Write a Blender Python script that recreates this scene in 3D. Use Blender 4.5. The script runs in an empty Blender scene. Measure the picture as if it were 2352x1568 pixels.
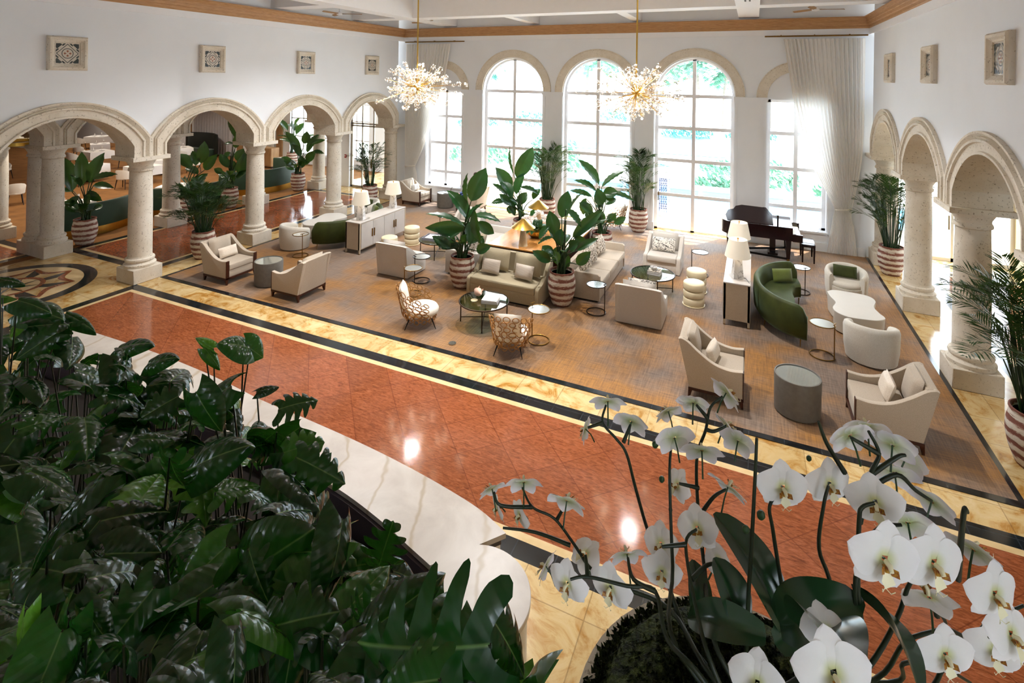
import bpy, bmesh, math, random
import numpy as np
from mathutils import Vector as V, Matrix as Mx

C = bpy.context.scene.collection
PI = math.pi
R = math.radians
rnd = random.Random(7)

# ------------------------------------------------------------------ camera (level, slight roll, lens shifted down)
EYE = 5.0
FPX, CX, CY, TH, YAW = 1221.0, 1176.0, 175.6, math.atan(0.0151), math.atan2(556, 1221)
FW = V((-math.sin(YAW), math.cos(YAW), 0)); RT = V((math.cos(YAW), math.sin(YAW), 0)); UP = V((0, 0, 1))
cd = bpy.data.cameras.new('camera'); cam = bpy.data.objects.new('camera', cd); C.objects.link(cam)
cx_ = RT * math.cos(TH) + UP * math.sin(TH); cy_ = -RT * math.sin(TH) + UP * math.cos(TH)
cam.matrix_world = Mx(((cx_.x, cy_.x, -FW.x, 0), (cx_.y, cy_.y, -FW.y, 0), (cx_.z, cy_.z, -FW.z, EYE), (0, 0, 0, 1)))
cd.sensor_width = 36.0; cd.lens = FPX / 2352 * 36.0
cd.shift_y = -(784 - CY) / 2352; cd.clip_start = 0.05; cd.clip_end = 500
bpy.context.scene.camera = cam

def sight(px, py):
    "direction from the eye for a point of the photograph (unit forward component)"
    u, v = px - CX, py - CY
    a = u * math.cos(TH) + v * math.sin(TH); b = -u * math.sin(TH) + v * math.cos(TH)
    return FW + RT * (a / FPX) - UP * (b / FPX)
def plan(px, py, z=0.0):
    "plan reading: where the photo's point meets the level z"
    d = sight(px, py); t = (z - EYE) / d.z
    return V((d.x * t, d.y * t, z))
def away(px, py, w):
    "point at distance w in front of the eye"
    return V((0, 0, EYE)) + sight(px, py) * w

# ------------------------------------------------------------------ mesh builder
def rot(rx=0, ry=0, rz=0):
    return Mx.Rotation(rz, 4, 'Z') @ Mx.Rotation(ry, 4, 'Y') @ Mx.Rotation(rx, 4, 'X')
def T(x=0, y=0, z=0): return Mx.Translation((x, y, z))

class B:
    def __init__(s): s.v = []; s.f = []; s.m = []
    def add(s, vs, fs, mi=0, M=None):
        o = len(s.v)
        if M is not None: vs = [M @ V(p) for p in vs]
        s.v += [tuple(p) for p in vs]
        for f in fs:
            s.f.append([i + o for i in f]); s.m.append(mi)
        return s
    def box(s, x0, x1, y0, y1, z0, z1, mi=0, M=None):
        vs = [(x, y, z) for z in (z0, z1) for y in (y0, y1) for x in (x0, x1)]
        return s.add(vs, [(0, 2, 3, 1), (4, 5, 7, 6), (0, 1, 5, 4), (2, 6, 7, 3), (0, 4, 6, 2), (1, 3, 7, 5)], mi, M)
    def rbox(s, x0, x1, y0, y1, z0, z1, r=.02, mi=0, seg=2, M=None, puff=0.0):
        bm = bmesh.new(); bmesh.ops.create_cube(bm, size=1)
        for v in bm.verts:
            v.co = ((x0 + x1) / 2 + v.co.x * (x1 - x0), (y0 + y1) / 2 + v.co.y * (y1 - y0), (z0 + z1) / 2 + v.co.z * (z1 - z0))
        if puff:
            bmesh.ops.subdivide_edges(bm, edges=bm.edges[:], cuts=5, use_grid_fill=True)
            cx, cy, cz = (x0 + x1) / 2, (y0 + y1) / 2, (z0 + z1) / 2
            for v in bm.verts:
                a = (v.co.x - cx) / (x1 - x0) * 2; b = (v.co.y - cy) / (y1 - y0) * 2; c = (v.co.z - cz) / (z1 - z0) * 2
                v.co.z += c * puff * (1 - a * a) * (1 - b * b)
                v.co.x += a * puff * .5 * (1 - c * c) * (1 - b * b); v.co.y += b * puff * .5 * (1 - c * c) * (1 - a * a)
            ed = [e for e in bm.edges if len(e.link_faces) == 2 and e.calc_face_angle(0) > 1.0]
            bmesh.ops.bevel(bm, geom=ed, offset=r, segments=seg, profile=.6, affect='EDGES', clamp_overlap=True)
        else:
            bmesh.ops.bevel(bm, geom=bm.edges[:], offset=r, segments=seg, profile=.6, affect='EDGES', clamp_overlap=True)
        bm.verts.index_update()
        s.add([v.co.copy() for v in bm.verts], [[v.index for v in f.verts] for f in bm.faces], mi, M); bm.free()
        return s
    def lathe(s, prof, n=24, mi=0, M=None, a0=0, a1=2 * PI):
        vs, fs = [], []; full = abs(a1 - a0 - 2 * PI) < 1e-6; k = n if full else n + 1
        for r, z in prof:
            for i in range(k):
                a = a0 + (a1 - a0) * i / n; vs.append((r * math.cos(a), r * math.sin(a), z))
        for j in range(len(prof) - 1):
            for i in range(n):
                i2 = (i + 1) % k
                fs.append((j * k + i, j * k + i2, (j + 1) * k + i2, (j + 1) * k + i))
        if full:
            if prof[0][0] > 1e-5: fs.append([k - 1 - i for i in range(k)])
            if prof[-1][0] > 1e-5: fs.append([(len(prof) - 1) * k + i for i in range(k)])
        return s.add(vs, fs, mi, M)
    def tube(s, pts, r, n=8, mi=0, closed=False, M=None):
        pts = [V(p) for p in pts]; m = len(pts); vs, fs = [], []
        rr = r if isinstance(r, (list, tuple)) else [r] * m
        ref = None
        for i, p in enumerate(pts):
            if closed: t = pts[(i + 1) % m] - pts[i - 1]
            else: t = pts[min(i + 1, m - 1)] - pts[max(i - 1, 0)]
            t = t.normalized() if t.length > 1e-9 else V((0, 0, 1))
            if ref is None: ref = V((0, 0, 1)) if abs(t.z) < .9 else V((1, 0, 0))
            a = (ref - t * ref.dot(t))
            if a.length < 1e-6: a = t.orthogonal()
            a.normalize(); b = t.cross(a); ref = a
            for k in range(n):
                q = 2 * PI * k / n; vs.append(p + (a * math.cos(q) + b * math.sin(q)) * rr[i])
        for i in range(m if closed else m - 1):
            for k in range(n):
                j = (i + 1) % m; k2 = (k + 1) % n
                fs.append((i * n + k, i * n + k2, j * n + k2, j * n + k))
        if not closed:
            fs.append([n - 1 - k for k in range(n)]); fs.append([(m - 1) * n + k for k in range(n)])
        return s.add(vs, fs, mi, M)
    def prism(s, poly, z0, z1, mi=0, M=None):
        n = len(poly); vs = [(x, y, z0) for x, y in poly] + [(x, y, z1) for x, y in poly]
        fs = [[n - 1 - i for i in range(n)], [n + i for i in range(n)]]
        fs += [(i, (i + 1) % n, n + (i + 1) % n, n + i) for i in range(n)]
        return s.add(vs, fs, mi, M)
    def loft(s, rings, mi=0, M=None, closed=True, caps=True):
        n = len(rings[0]); vs = [p for r_ in rings for p in r_]; fs = []
        for j in range(len(rings) - 1):
            for i in range(n if closed else n - 1):
                i2 = (i + 1) % n
                fs.append((j * n + i, j * n + i2, (j + 1) * n + i2, (j + 1) * n + i))
        if caps and closed:
            fs.append([n - 1 - i for i in range(n)]); fs.append([(len(rings) - 1) * n + i for i in range(n)])
        return s.add(vs, fs, mi, M)
    def grid(s, fn, nu, nv, mi=0, M=None):
        vs = [fn(i / nu, j / nv) for j in range(nv + 1) for i in range(nu + 1)]
        fs = [(j * (nu + 1) + i, j * (nu + 1) + i + 1, (j + 1) * (nu + 1) + i + 1, (j + 1) * (nu + 1) + i) for j in range(nv) for i in range(nu)]
        return s.add(vs, fs, mi, M)
    def pillow(s, w, h, t, mi=0, M=None, n=10):
        "soft cushion standing in the XZ plane, thickness along Y"
        def pt(u, v, sg):
            a, b = u * 2 - 1, v * 2 - 1
            e = max(0, (1 - a ** 4) * (1 - b ** 4)) ** .55
            pin = 1 - .07 * (a * a + b * b - a * a * b * b * 1.2)
            return (a * w / 2 * pin, sg * t / 2 * e, b * h / 2 * pin + h / 2)
        s.grid(lambda u, v: pt(u, v, -1), n, n, mi, M); s.grid(lambda u, v: pt(1 - u, v, 1), n, n, mi, M)
        return s
    def mesh(s, name, mats, smooth=38):
        me = bpy.data.meshes.new(name); me.from_pydata(s.v, [], s.f)
        for m_ in (mats if isinstance(mats, (list, tuple)) else [mats]): me.materials.append(m_)
        me.polygons.foreach_set('material_index', s.m)
        if smooth:
            me.polygons.foreach_set('use_smooth', [True] * len(s.f))
            me.set_sharp_from_angle(angle=R(smooth))
        me.update(); return me
    def obj(s, name, mats, parent=None, smooth=38, M=None):
        return link(name, s.mesh(name, mats, smooth), parent, M)

def link(name, me, parent=None, M=None):
    o = bpy.data.objects.new(name, me); C.objects.link(o)
    if parent is not None: o.parent = parent
    if M is not None: o.matrix_local = M
    return o
def tag(o, label, cat, group=None, kind=None):
    o['label'] = label; o['category'] = cat
    if group: o['group'] = group
    if kind: o['kind'] = kind
    return o
def thing(name, label, cat, loc=(0, 0, 0), rz=0, group=None):
    o = bpy.data.objects.new(name, None); C.objects.link(o)
    o.empty_display_size = .1
    o.location = loc; o.rotation_euler = (0, 0, rz)
    return tag(o, label, cat, group)
def dup(root, loc, rz=0, label=None, group=None, cat=None, scale=None):
    r = root.copy(); C.objects.link(r); r.location = loc; r.rotation_euler = (0, 0, rz)
    if scale: r.scale = scale
    if label: r['label'] = label
    if group: r['group'] = group
    if cat: r['category'] = cat
    for ch in root.children:
        c = ch.copy(); C.objects.link(c); c.parent = r
        for g in ch.children:
            d = g.copy(); C.objects.link(d); d.parent = c
    return r
def struct(o, label=None, cat=None):
    o['kind'] = 'structure'
    if label: o['label'] = label; o['category'] = cat
    return o

# ------------------------------------------------------------------ materials
def lin(c):
    if isinstance(c, str): c = [int(c[i:i + 2], 16) / 255 for i in (0, 2, 4)]
    return tuple(x / 12.92 if x <= .04045 else ((x + .055) / 1.055) ** 2.4 for x in c) + (1,)

class N:
    "small node-tree helper"
    def __init__(s, name):
        s.m = bpy.data.materials.new(name); s.m.use_nodes = True; s.t = s.m.node_tree; s.t.nodes.clear()
        s.out = s.n('ShaderNodeOutputMaterial')
    def n(s, ty, **kw):
        o = s.t.nodes.new(ty)
        for k, v in kw.items():
            if k in o.inputs: s.set(o, k, v)
            else: setattr(o, k, v)
        return o
    def set(s, node, key, v):
        i = node.inputs[key]
        if hasattr(v, 'is_linked') or isinstance(v, bpy.types.NodeSocket): s.t.links.new(v, i)
        elif isinstance(v, bpy.types.Node): s.t.links.new(v.outputs[0], i)
        else: i.default_value = v
    def coord(s, kind='Object', scale=(1, 1, 1), rotz=0):
        tc = s.n('ShaderNodeTexCoord'); mp = s.n('ShaderNodeMapping')
        s.t.links.new(tc.outputs[kind], mp.inputs['Vector']); mp.inputs['Scale'].default_value = scale
        mp.inputs['Rotation'].default_value = (0, 0, rotz)
        return mp.outputs[0]
    def noise(s, vec, scale=5, detail=4, rough=.55, dist=0):
        o = s.n('ShaderNodeTexNoise'); s.t.links.new(vec, o.inputs['Vector'])
        o.inputs['Scale'].default_value = scale; o.inputs['Detail'].default_value = detail
        o.inputs['Roughness'].default_value = rough; o.inputs['Distortion'].default_value = dist
        return o.outputs['Fac']
    def ramp(s, fac, stops, interp='LINEAR'):
        o = s.n('ShaderNodeValToRGB'); s.t.links.new(fac, o.inputs[0]); cr = o.color_ramp; cr.interpolation = interp
        while len(cr.elements) < len(stops): cr.elements.new(.5)
        for e, (p, c) in zip(cr.elements, stops): e.position = p; e.color = c if not isinstance(c, str) else lin(c)
        return o.outputs[0]
    def mix(s, fac, a, b, blend='MIX'):
        o = s.n('ShaderNodeMix', data_type='RGBA', blend_type=blend)
        for key, v in (('Factor', fac), ('A', a), ('B', b)):
            i = [q for q in o.inputs if q.name == key and (q.type == 'VALUE' if key == 'Factor' else q.type == 'RGBA')][0]
            if isinstance(v, bpy.types.NodeSocket): s.t.links.new(v, i)
            else: i.default_value = v if not isinstance(v, str) else lin(v)
        return [q for q in o.outputs if q.type == 'RGBA'][0]
    def math(s, op, a, b=0.0):
        o = s.n('ShaderNodeMath', operation=op)
        for i, v in enumerate((a, b)):
            if isinstance(v, bpy.types.NodeSocket): s.t.links.new(v, o.inputs[i])
            else: o.inputs[i].default_value = v
        return o.outputs[0]
    def bump(s, h, st=.2, dist=.01):
        o = s.n('ShaderNodeBump'); s.t.links.new(h, o.inputs['Height']); o.inputs['Strength'].default_value = st
        o.inputs['Distance'].default_value = dist; return o.outputs[0]
    def pbsdf(s, color, rough=.5, metal=0, spec=.5, normal=None, **kw):
        o = s.n('ShaderNodeBsdfPrincipled')
        if isinstance(color, str): color = lin(color)
        s.set(o, 'Base Color', color); s.set(o, 'Roughness', rough); s.set(o, 'Metallic', metal); s.set(o, 'Specular IOR Level', spec)
        if normal is not None: s.t.links.new(normal, o.inputs['Normal'])
        for k, v in kw.items(): s.set(o, k.replace('_', ' '), v)
        return o.outputs[0]
    def done(s, sh): s.t.links.new(sh, s.out.inputs[0]); return s.m

def pm(name, c, rough=.6, metal=0, spec=.4, var=.06, scale=6, bump=0, bscale=60, bdist=.004, c2=None, sheen=0, coat=0):
    "plain material with a little noise in colour and, where given, a bump"
    k = N(name); vec = k.coord('Object')
    n = k.noise(vec, scale, 4)
    ca = lin(c); cb = lin(c2) if c2 else tuple(x * (1 - var) for x in ca[:3]) + (1,)
    col = k.ramp(n, [(.35, ca), (.65, cb)])
    nb = k.bump(k.noise(vec, bscale, 3), bump, bdist) if bump else None
    kw = {}
    if sheen: kw['Sheen_Weight'] = sheen
    if coat: kw['Coat_Weight'] = coat
    return k.done(k.pbsdf(col, rough, metal, spec, nb, **kw))

MT = {}
def mk():
    MT['plaster'] = pm('plaster', 'ebeff4', .75, var=.02, scale=1.5, bump=.05, bscale=30)
    MT['white'] = pm('white_paint', 'eef0f4', .5, var=.015)
    MT['sash'] = pm('sash_paint', 'eeeef0', .4, var=.02)
    MT['taupe'] = pm('shaded_ceiling_white', 'cfc5b6', .8, var=.02)  # white ceiling, its shade put into the colour as taupe
    # coral stone with pits
    def stone(name, a, b, pit):
        k = N(name); vec = k.coord('Object')
        n1 = k.noise(vec, 3.0, 5, .6); n2 = k.noise(vec, 24, 4, .75)
        base = k.ramp(n1, [(.3, lin(a)), (.7, lin(b))])
        pits = k.ramp(n2, [(.33, (1, 1, 1, 1)), (.42, (0, 0, 0, 1))])
        col = k.mix(pits, base, lin(pit))
        inv = k.math('SUBTRACT', 1.0, pits)
        return k.done(k.pbsdf(col, .8, 0, .2, k.bump(inv, .35, .012)))
    MT['stone'] = stone('coral_stone', 'e4ddd0', 'd5cbb9', '8f816c')
    MT['stone2'] = stone('plinth_stone', 'ddd5c7', 'cdc2b0', 'a99c86')
    def wood(name, a, b, scale=(1, 14, 14), rough=.4, rz=0):
        k = N(name); vec = k.coord('Object', scale, rz)
        n = k.noise(vec, 2.2, 5, .6, .6)
        col = k.ramp(n, [(.3, lin(a)), (.7, lin(b))])
        return k.done(k.pbsdf(col, rough, 0, .4, k.bump(n, .08, .003)))
    MT['wood'] = wood('oak_trim', 'c49a6c', 'a4754a', (2, 2, 30), .45)
    MT['legwood'] = wood('walnut', '4a2414', '2a1209', (8, 8, 2), .35)
    MT['maple'] = wood('maple_top', 'd59a58', 'b97a3a', (14, 1, 1), .22)
    MT['mahogany'] = wood('mahogany', '220e11', '120708', (2, 8, 2), .12)
    MT['dinwood'] = wood('dining_oak', 'b08a5e', '94704a', (6, 6, 1), .4)
    # floors
    def tiles(k, size, rz=0, off=0.0, mortar=.006):
        b = k.n('ShaderNodeTexBrick', offset=off); k.t.links.new(k.coord('Object', (1, 1, 1), rz), b.inputs['Vector'])
        b.inputs['Scale'].default_value = 1; b.inputs['Brick Width'].default_value = size; b.inputs['Row Height'].default_value = size
        b.inputs['Mortar Size'].default_value = mortar; b.inputs['Color1'].default_value = (.0, .0, .0, 1); b.inputs['Color2'].default_value = (1, 1, 1, 1)
        b.inputs['Mortar'].default_value = (.5, .5, .5, 1); b.inputs['Bias'].default_value = 0
        return b
    k = N('gold_marble'); vec = k.coord('Object'); b = tiles(k, .68)
    n = k.noise(vec, 2.3, 8, .68, 1.3); n2 = k.noise(vec, .9, 2)
    col = k.ramp(n, [(.27, '80531f'), (.37, 'b4843e'), (.50, 'd2b680'), (.75, 'dfcba2')])
    tint = k.ramp(b.outputs['Color'], [(0, (.78, .74, .66, 1)), (1, (1, 1, 1, 1))])
    col = k.mix(1.0, col, tint, 'MULTIPLY'); col = k.mix(k.math('MULTIPLY', b.outputs['Fac'], .45), col, '6b4c26')
    MT['gold'] = k.done(k.pbsdf(col, .14, 0, .5))
    k = N('cream_marble'); vec = k.coord('Object'); n = k.noise(vec, 4, 5)
    MT['cream'] = k.done(k.pbsdf(k.ramp(n, [(.3, 'dcc498'), (.7, 'cbae7c')]), .15, 0, .5))
    k = N('black_granite'); vec = k.coord('Object'); b = tiles(k, .45); n = k.noise(vec, 9, 5)
    col = k.ramp(n, [(.3, '0e0f10'), (.75, '22262a')]); col = k.mix(k.math('MULTIPLY', b.outputs['Fac'], .5), col, '3a3f45')
    MT['black'] = k.done(k.pbsdf(col, .12, 0, .5))
    k = N('red_marble'); vec = k.coord('Object', (1, 1, 1), R(45)); b = tiles(k, .62, R(45))
    v2 = k.coord('Object', (5, 22, 5), R(20)); n = k.noise(v2, 1.6, 7, .72, 1.2); n3 = k.noise(vec, 1.1, 3)
    col = k.ramp(n, [(.30, '532817'), (.45, '814729'), (.56, '9a5837'), (.74, 'ad754f')])
    col = k.mix(k.math('MULTIPLY', n3, .35), col, '8a4a28')
    tint = k.ramp(b.outputs['Color'], [(0, (.86, .84, .84, 1)), (1, (1.06, 1.04, 1.04, 1))])
    col = k.mix(1.0, col, tint, 'MULTIPLY'); col = k.mix(k.math('MULTIPLY', b.outputs['Fac'], .5), col, '552214')
    MT['red'] = k.done(k.pbsdf(col, .10, 0, .5))
    # carpet: woven; window sheen painted in as greyer taupe patches
    k = N('woven_carpet'); vec = k.coord('Object')
    wa = k.noise(k.coord('Object', (2.2, 46, 1)), 1.0, 3, .7); wb = k.noise(k.coord('Object', (46, 2.2, 1)), 1.0, 3, .7)
    w = k.math('ADD', k.math('MULTIPLY', wa, .5), k.math('MULTIPLY', wb, .5))
    patch = k.noise(vec, .55, 3, .6)
    dark = k.ramp(patch, [(.42, '6b440f'), (.60, '5a4638')]); light = k.ramp(patch, [(.42, 'a36e22'), (.60, '86715f')])
    col = k.mix(k.ramp(w, [(.38, (0, 0, 0, 1)), (.62, (1, 1, 1, 1))]), dark, light)
    MT['carpet'] = k.done(k.pbsdf(col, .72, 0, .35, k.bump(w, .25, .006), Sheen_Weight=.25))
    k = N('dining_carpet'); vec = k.coord('Object'); n = k.noise(vec, 2, 4)
    MT['dcarpet'] = k.done(k.pbsdf(k.ramp(n, [(.3, '94683e'), (.7, '7a5634')]), .85, 0, .1))
    # fabrics
    def fabric(name, a, b, rough=.9, fine=160, sheen=.15):
        k = N(name); vec = k.coord('Object'); n = k.noise(vec, fine, 2, .7); n0 = k.noise(vec, 3, 3)
        col = k.ramp(n, [(.3, lin(a)), (.7, lin(b))]); col = k.mix(k.math('MULTIPLY', n0, .15), col, lin(b))
        return k.done(k.pbsdf(col, rough, 0, .2, k.bump(n, .15, .003), Sheen_Weight=sheen))
    MT['linen'] = fabric('oatmeal_linen', 'c6b9a8', 'a89a88')
    MT['linenw'] = fabric('white_linen', 'd4cec6', 'bdb6ad')
    MT['linenc'] = fabric('cream_linen', 'ece6da', 'dcd4c6')
    MT['sand'] = fabric('sand_chenille', 'b3a78d', '95886d')
    MT['boucle'] = fabric('ivory_boucle', 'dedad0', 'c8c2b6', fine=90)
    MT['satin'] = fabric('champagne_satin', 'e8dccc', 'd6c6b2', .45, 60)
    MT['stripe'] = None
    k = N('striped_weave'); vec = k.coord('Object', (1, 1, 1)); w_ = k.n('ShaderNodeTexWave', bands_direction='Z'); k.t.links.new(vec, w_.inputs['Vector'])
    w_.inputs['Scale'].default_value = 14; w_.inputs['Distortion'].default_value = 1.5
    MT['stripe'] = k.done(k.pbsdf(k.ramp(w_.outputs['Fac'], [(.35, 'a8998a'), (.6, 'd2c8bb')]), .9))
    k = N('green_velvet'); vec = k.coord('Object'); n = k.noise(vec, 4, 3)
    MT['velvet'] = k.done(k.pbsdf(k.ramp(n, [(.35, '2d350c'), (.65, '3b4315')]), .6, 0, .3, None, Sheen_Weight=.35, Sheen_Roughness=.4, Sheen_Tint=lin('a8c8a0')))
    MT['velvetp'] = pm('moss_velvet', '5c6a22', .6, var=.2, sheen=.4)
    k = N('ink_blossom'); vec = k.coord('Object', (1, 1, 1)); n = k.noise(vec, 13, 5, .75, 2.2)
    g = k.n('ShaderNodeTexGradient', gradient_type='SPHERICAL'); k.t.links.new(k.coord('Object', (2.6, 2.6, 2.6)), g.inputs[0])
    MT['ink'] = k.done(k.pbsdf(k.ramp(n, [(.44, '1d1b1a'), (.50, 'efe9df')]), .85))
    k = N('leopard_print'); vec = k.coord('Object'); n = k.noise(vec, 26, 3, .7, .8)
    MT['spots'] = k.done(k.pbsdf(k.ramp(n, [(.40, '2b231c'), (.47, 'b3a189'), (.55, 'ded6cb')]), .85))
    # metals, glass
    MT['brass'] = pm('brushed_brass', 'c9a24e', .28, 1, .5, .08, 20)
    MT['brassd'] = pm('aged_brass', '8c6a34', .35, 1, .5, .1, 20)
    MT['bronze'] = pm('dark_bronze', '3a2c20', .4, .9, .5)
    MT['silver'] = pm('nickel', 'b8b4ac', .25, 1, .5)
    MT['blackm'] = pm('black_metal', '15120f', .4, .6, .4)
    def glass(name, tint=(1, 1, 1, 1), refl=.08, rough=0.0):
        k = N(name); tr = k.n('ShaderNodeBsdfTransparent', Color=tint); gl = k.n('ShaderNodeBsdfGlossy', Roughness=rough)
        fr = k.n('ShaderNodeLayerWeight', Blend=.25)
        fac = k.math('ADD', k.math('MULTIPLY', fr.outputs['Facing'], .35), refl)
        mx = k.n('ShaderNodeMixShader'); k.t.links.new(fac, mx.inputs[0]); k.t.links.new(tr.outputs[0], mx.inputs[1]); k.t.links.new(gl.outputs[0], mx.inputs[2])
        return k.done(mx.outputs[0])
    MT['pane'] = glass('window_glass', (1, 1, 1, 1), .0)
    MT['tglass'] = glass('table_glass', (.55, .68, .60, 1), .12)
    k = N('cut_crystal'); tr = k.n('ShaderNodeBsdfTransparent'); gl = k.pbsdf(lin('fbf8f4'), .08, 0, 1.0); mx = k.n('ShaderNodeMixShader'); mx.inputs[0].default_value = .5
    k.t.links.new(tr.outputs[0], mx.inputs[1]); k.t.links.new(gl, mx.inputs[2]); MT['crystal'] = k.done(mx.outputs[0])
    MT['sheer'] = None
    k = N('sheer_curtain'); d = k.n('ShaderNodeBsdfDiffuse', Color=lin('f4f2ee')); t = k.n('ShaderNodeBsdfTranslucent', Color=lin('f6f4f0'))
    mx = k.n('ShaderNodeMixShader'); mx.inputs[0].default_value = .25; k.t.links.new(d.outputs[0], mx.inputs[1]); k.t.links.new(t.outputs[0], mx.inputs[2])
    MT['sheer'] = k.done(mx.outputs[0])
    def emit(name, c, st):
        k = N(name); e = k.n('ShaderNodeEmission', Color=lin(c), Strength=st); return k.done(e.outputs[0])
    MT['bulb'] = emit('lit_bulb', 'ffe9c8', 40)
    k = N('lamp_shade'); d = k.pbsdf(lin('dcd4c4'), .8); e = k.n('ShaderNodeEmission', Color=lin('fff0d8'), Strength=.14)
    a = k.n('ShaderNodeAddShader'); k.t.links.new(d, a.inputs[0]); k.t.links.new(e.outputs[0], a.inputs[1]); MT['shade'] = k.done(a.outputs[0])
    k = N('white_marble'); vec = k.coord('Object'); n = k.noise(vec, 5, 6, .6, 2.5)
    MT['marble'] = k.done(k.pbsdf(k.ramp(n, [(.40, 'a5a2a0'), (.47, 'dad8d6'), (1, 'e2e1df')]), .2))
    MT['lacq'] = pm('lacquer_beige', 'c2bdb9', .35, var=.04)
    MT['lacqd'] = pm('linen_wrapped_panel', 'b5a48e', .6, var=.08, scale=60)
    MT['shagreen'] = pm('grey_shagreen', '6d6860', .45, var=.15, scale=14, bump=.1, bscale=150)
    MT['ivory'] = pm('ivory_leather', 'dccfae', .4, var=.05)
    MT['cloudw'] = pm('white_plaster_table', 'd9d5cd', .45, var=.02)
    MT['rattan'] = pm('rattan', 'a8763a', .45, var=.35, scale=9)
    MT['paper'] = pm('paper', 'e6e4e2', .6, var=.02)
    MT['coverg'] = pm('grey_cover', '8d8a92', .5, var=.1, scale=10)
    MT['shell'] = pm('pink_shell', 'e9c2ad', .35, var=.1)
    MT['soil'] = pm('soil', '1c140d', .95, var=.4, scale=20)
mk()
# ------------------------------------------------------------------ the room
XL, XR, YB, ZC = -13.1, 3.03, 18.05, 7.9
YCL = [-1.75, 1.5, 4.73, 7.97, 11.2, 14.45, 17.66]
YCR = [-1.55, 1.65, 4.87, 8.07, 11.29, 14.49, 17.66]

# floor, painted as rectangles of stone (x0, x1, y0, y1, slot)
FL = [(-32, 7.4, -6, 22, 0), (-32, -17.25, -6, 22, 4)]
def framed(x0, x1, y0, y1):
    "red field with a cream fillet and a black border outside it"
    FL.extend([(x0 - .32, x1 + .32, y0 - .32, y1 + .32, 2), (x0 - .10, x1 + .10, y0 - .10, y1 + .10, 1), (x0, x1, y0, y1, 3)])
framed(-16.98, -14.05, 8.63, 17.15)
framed(-12.79, 2.7, 5.39, 7.40)
framed(-22.0, -17.9, 4.6, 7.7)
framed(4.35, 6.2, 6.0, 17.2)
def floor_mesh():
    xs = sorted({v for r in FL for v in r[:2]}); ys = sorted({v for r in FL for v in r[2:4]}); b = B()
    for i in range(len(xs) - 1):
        for j in range(len(ys) - 1):
            cx, cy = (xs[i] + xs[i + 1]) / 2, (ys[j] + ys[j + 1]) / 2; m = 0
            for r in FL:
                if r[0] < cx < r[1] and r[2] < cy < r[3]: m = r[4]
            b.add([(xs[i], ys[j], 0), (xs[i + 1], ys[j], 0), (xs[i + 1], ys[j + 1], 0), (xs[i], ys[j + 1], 0)], [(0, 1, 2, 3)], m)
    return b
floor = struct(floor_mesh().obj('floor', [MT['gold'], MT['cream'], MT['black'], MT['red'], MT['dcarpet']], smooth=0))
# compass medallion inlaid in the floor
def disc(b, r0, r1, z, mi, n=64, M=None):
    vs, fs = [], []
    for i in range(n):
        a = 2 * PI * i / n; vs += [(r0 * math.cos(a), r0 * math.sin(a), z), (r1 * math.cos(a), r1 * math.sin(a), z)]
    for i in range(n):
        j = (i + 1) % n; fs.append((2 * i, 2 * i + 1, 2 * j + 1, 2 * j))
    b.add(vs, fs, mi, M)
b = B()
disc(b, 0, 1.56, .003, 0); disc(b, 0, 1.30, .005, 1)
for k in range(8):                                   # scalloped red ribbon and star
    a = PI / 4 * k
    pts = []
    for s_ in range(9):
        t = s_ / 8; aa = a + PI / 4 * t; rr = 1.20 - .26 * math.sin(PI * t)
        pts.append((rr * math.cos(aa), rr * math.sin(aa), .007))
    ins = [(p[0] * .86, p[1] * .86, .007) for p in pts]
    b.add(pts + ins, [(i, i + 1, 10 + i, 9 + i) for i in range(8)], 2)
    for sgn, mi in ((1, 3), (-1, 0)):
        L_ = 1.08
        P_ = lambda r_, d_: (r_ * math.cos(a + sgn * d_), r_ * math.sin(a + sgn * d_), .009)
        b.add([P_(.58, 0), P_(L_, 0), P_(.80, .30), P_(.58, .30)], [(0, 1, 2, 3) if sgn > 0 else (3, 2, 1, 0)], mi)
        b.add([(0, 0, .010), (P_(.52, 0)[0], P_(.52, 0)[1], .010), (P_(.2, .38)[0], P_(.2, .38)[1], .010)], [(0, 1, 2) if sgn > 0 else (2, 1, 0)], mi)
disc(b, .50, .60, .011, 2)
b.obj('medallion', [MT['black'], MT['cream'], MT['red'], MT['gold']], floor, 0, T(-15.4, 6.35, 0))['kind'] = 'structure'
# the lounge carpet with its dark edge binding
b = B(); b.box(-12.96, 2.95, 8.34, 17.95, 0, .010, 0)
for x0, x1, y0, y1 in ((-13.05, 3.02, 8.23, 8.34), (-13.05, -12.96, 8.34, 17.95), (2.95, 3.02, 8.34, 17.95)): b.box(x0, x1, y0, y1, 0, .010, 1)
o = b.obj('lounge_carpet', [MT['carpet'], MT['black']], smooth=0)
tag(o, 'woven golden brown carpet with black edge covering the lounge floor', 'carpet')

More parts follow.
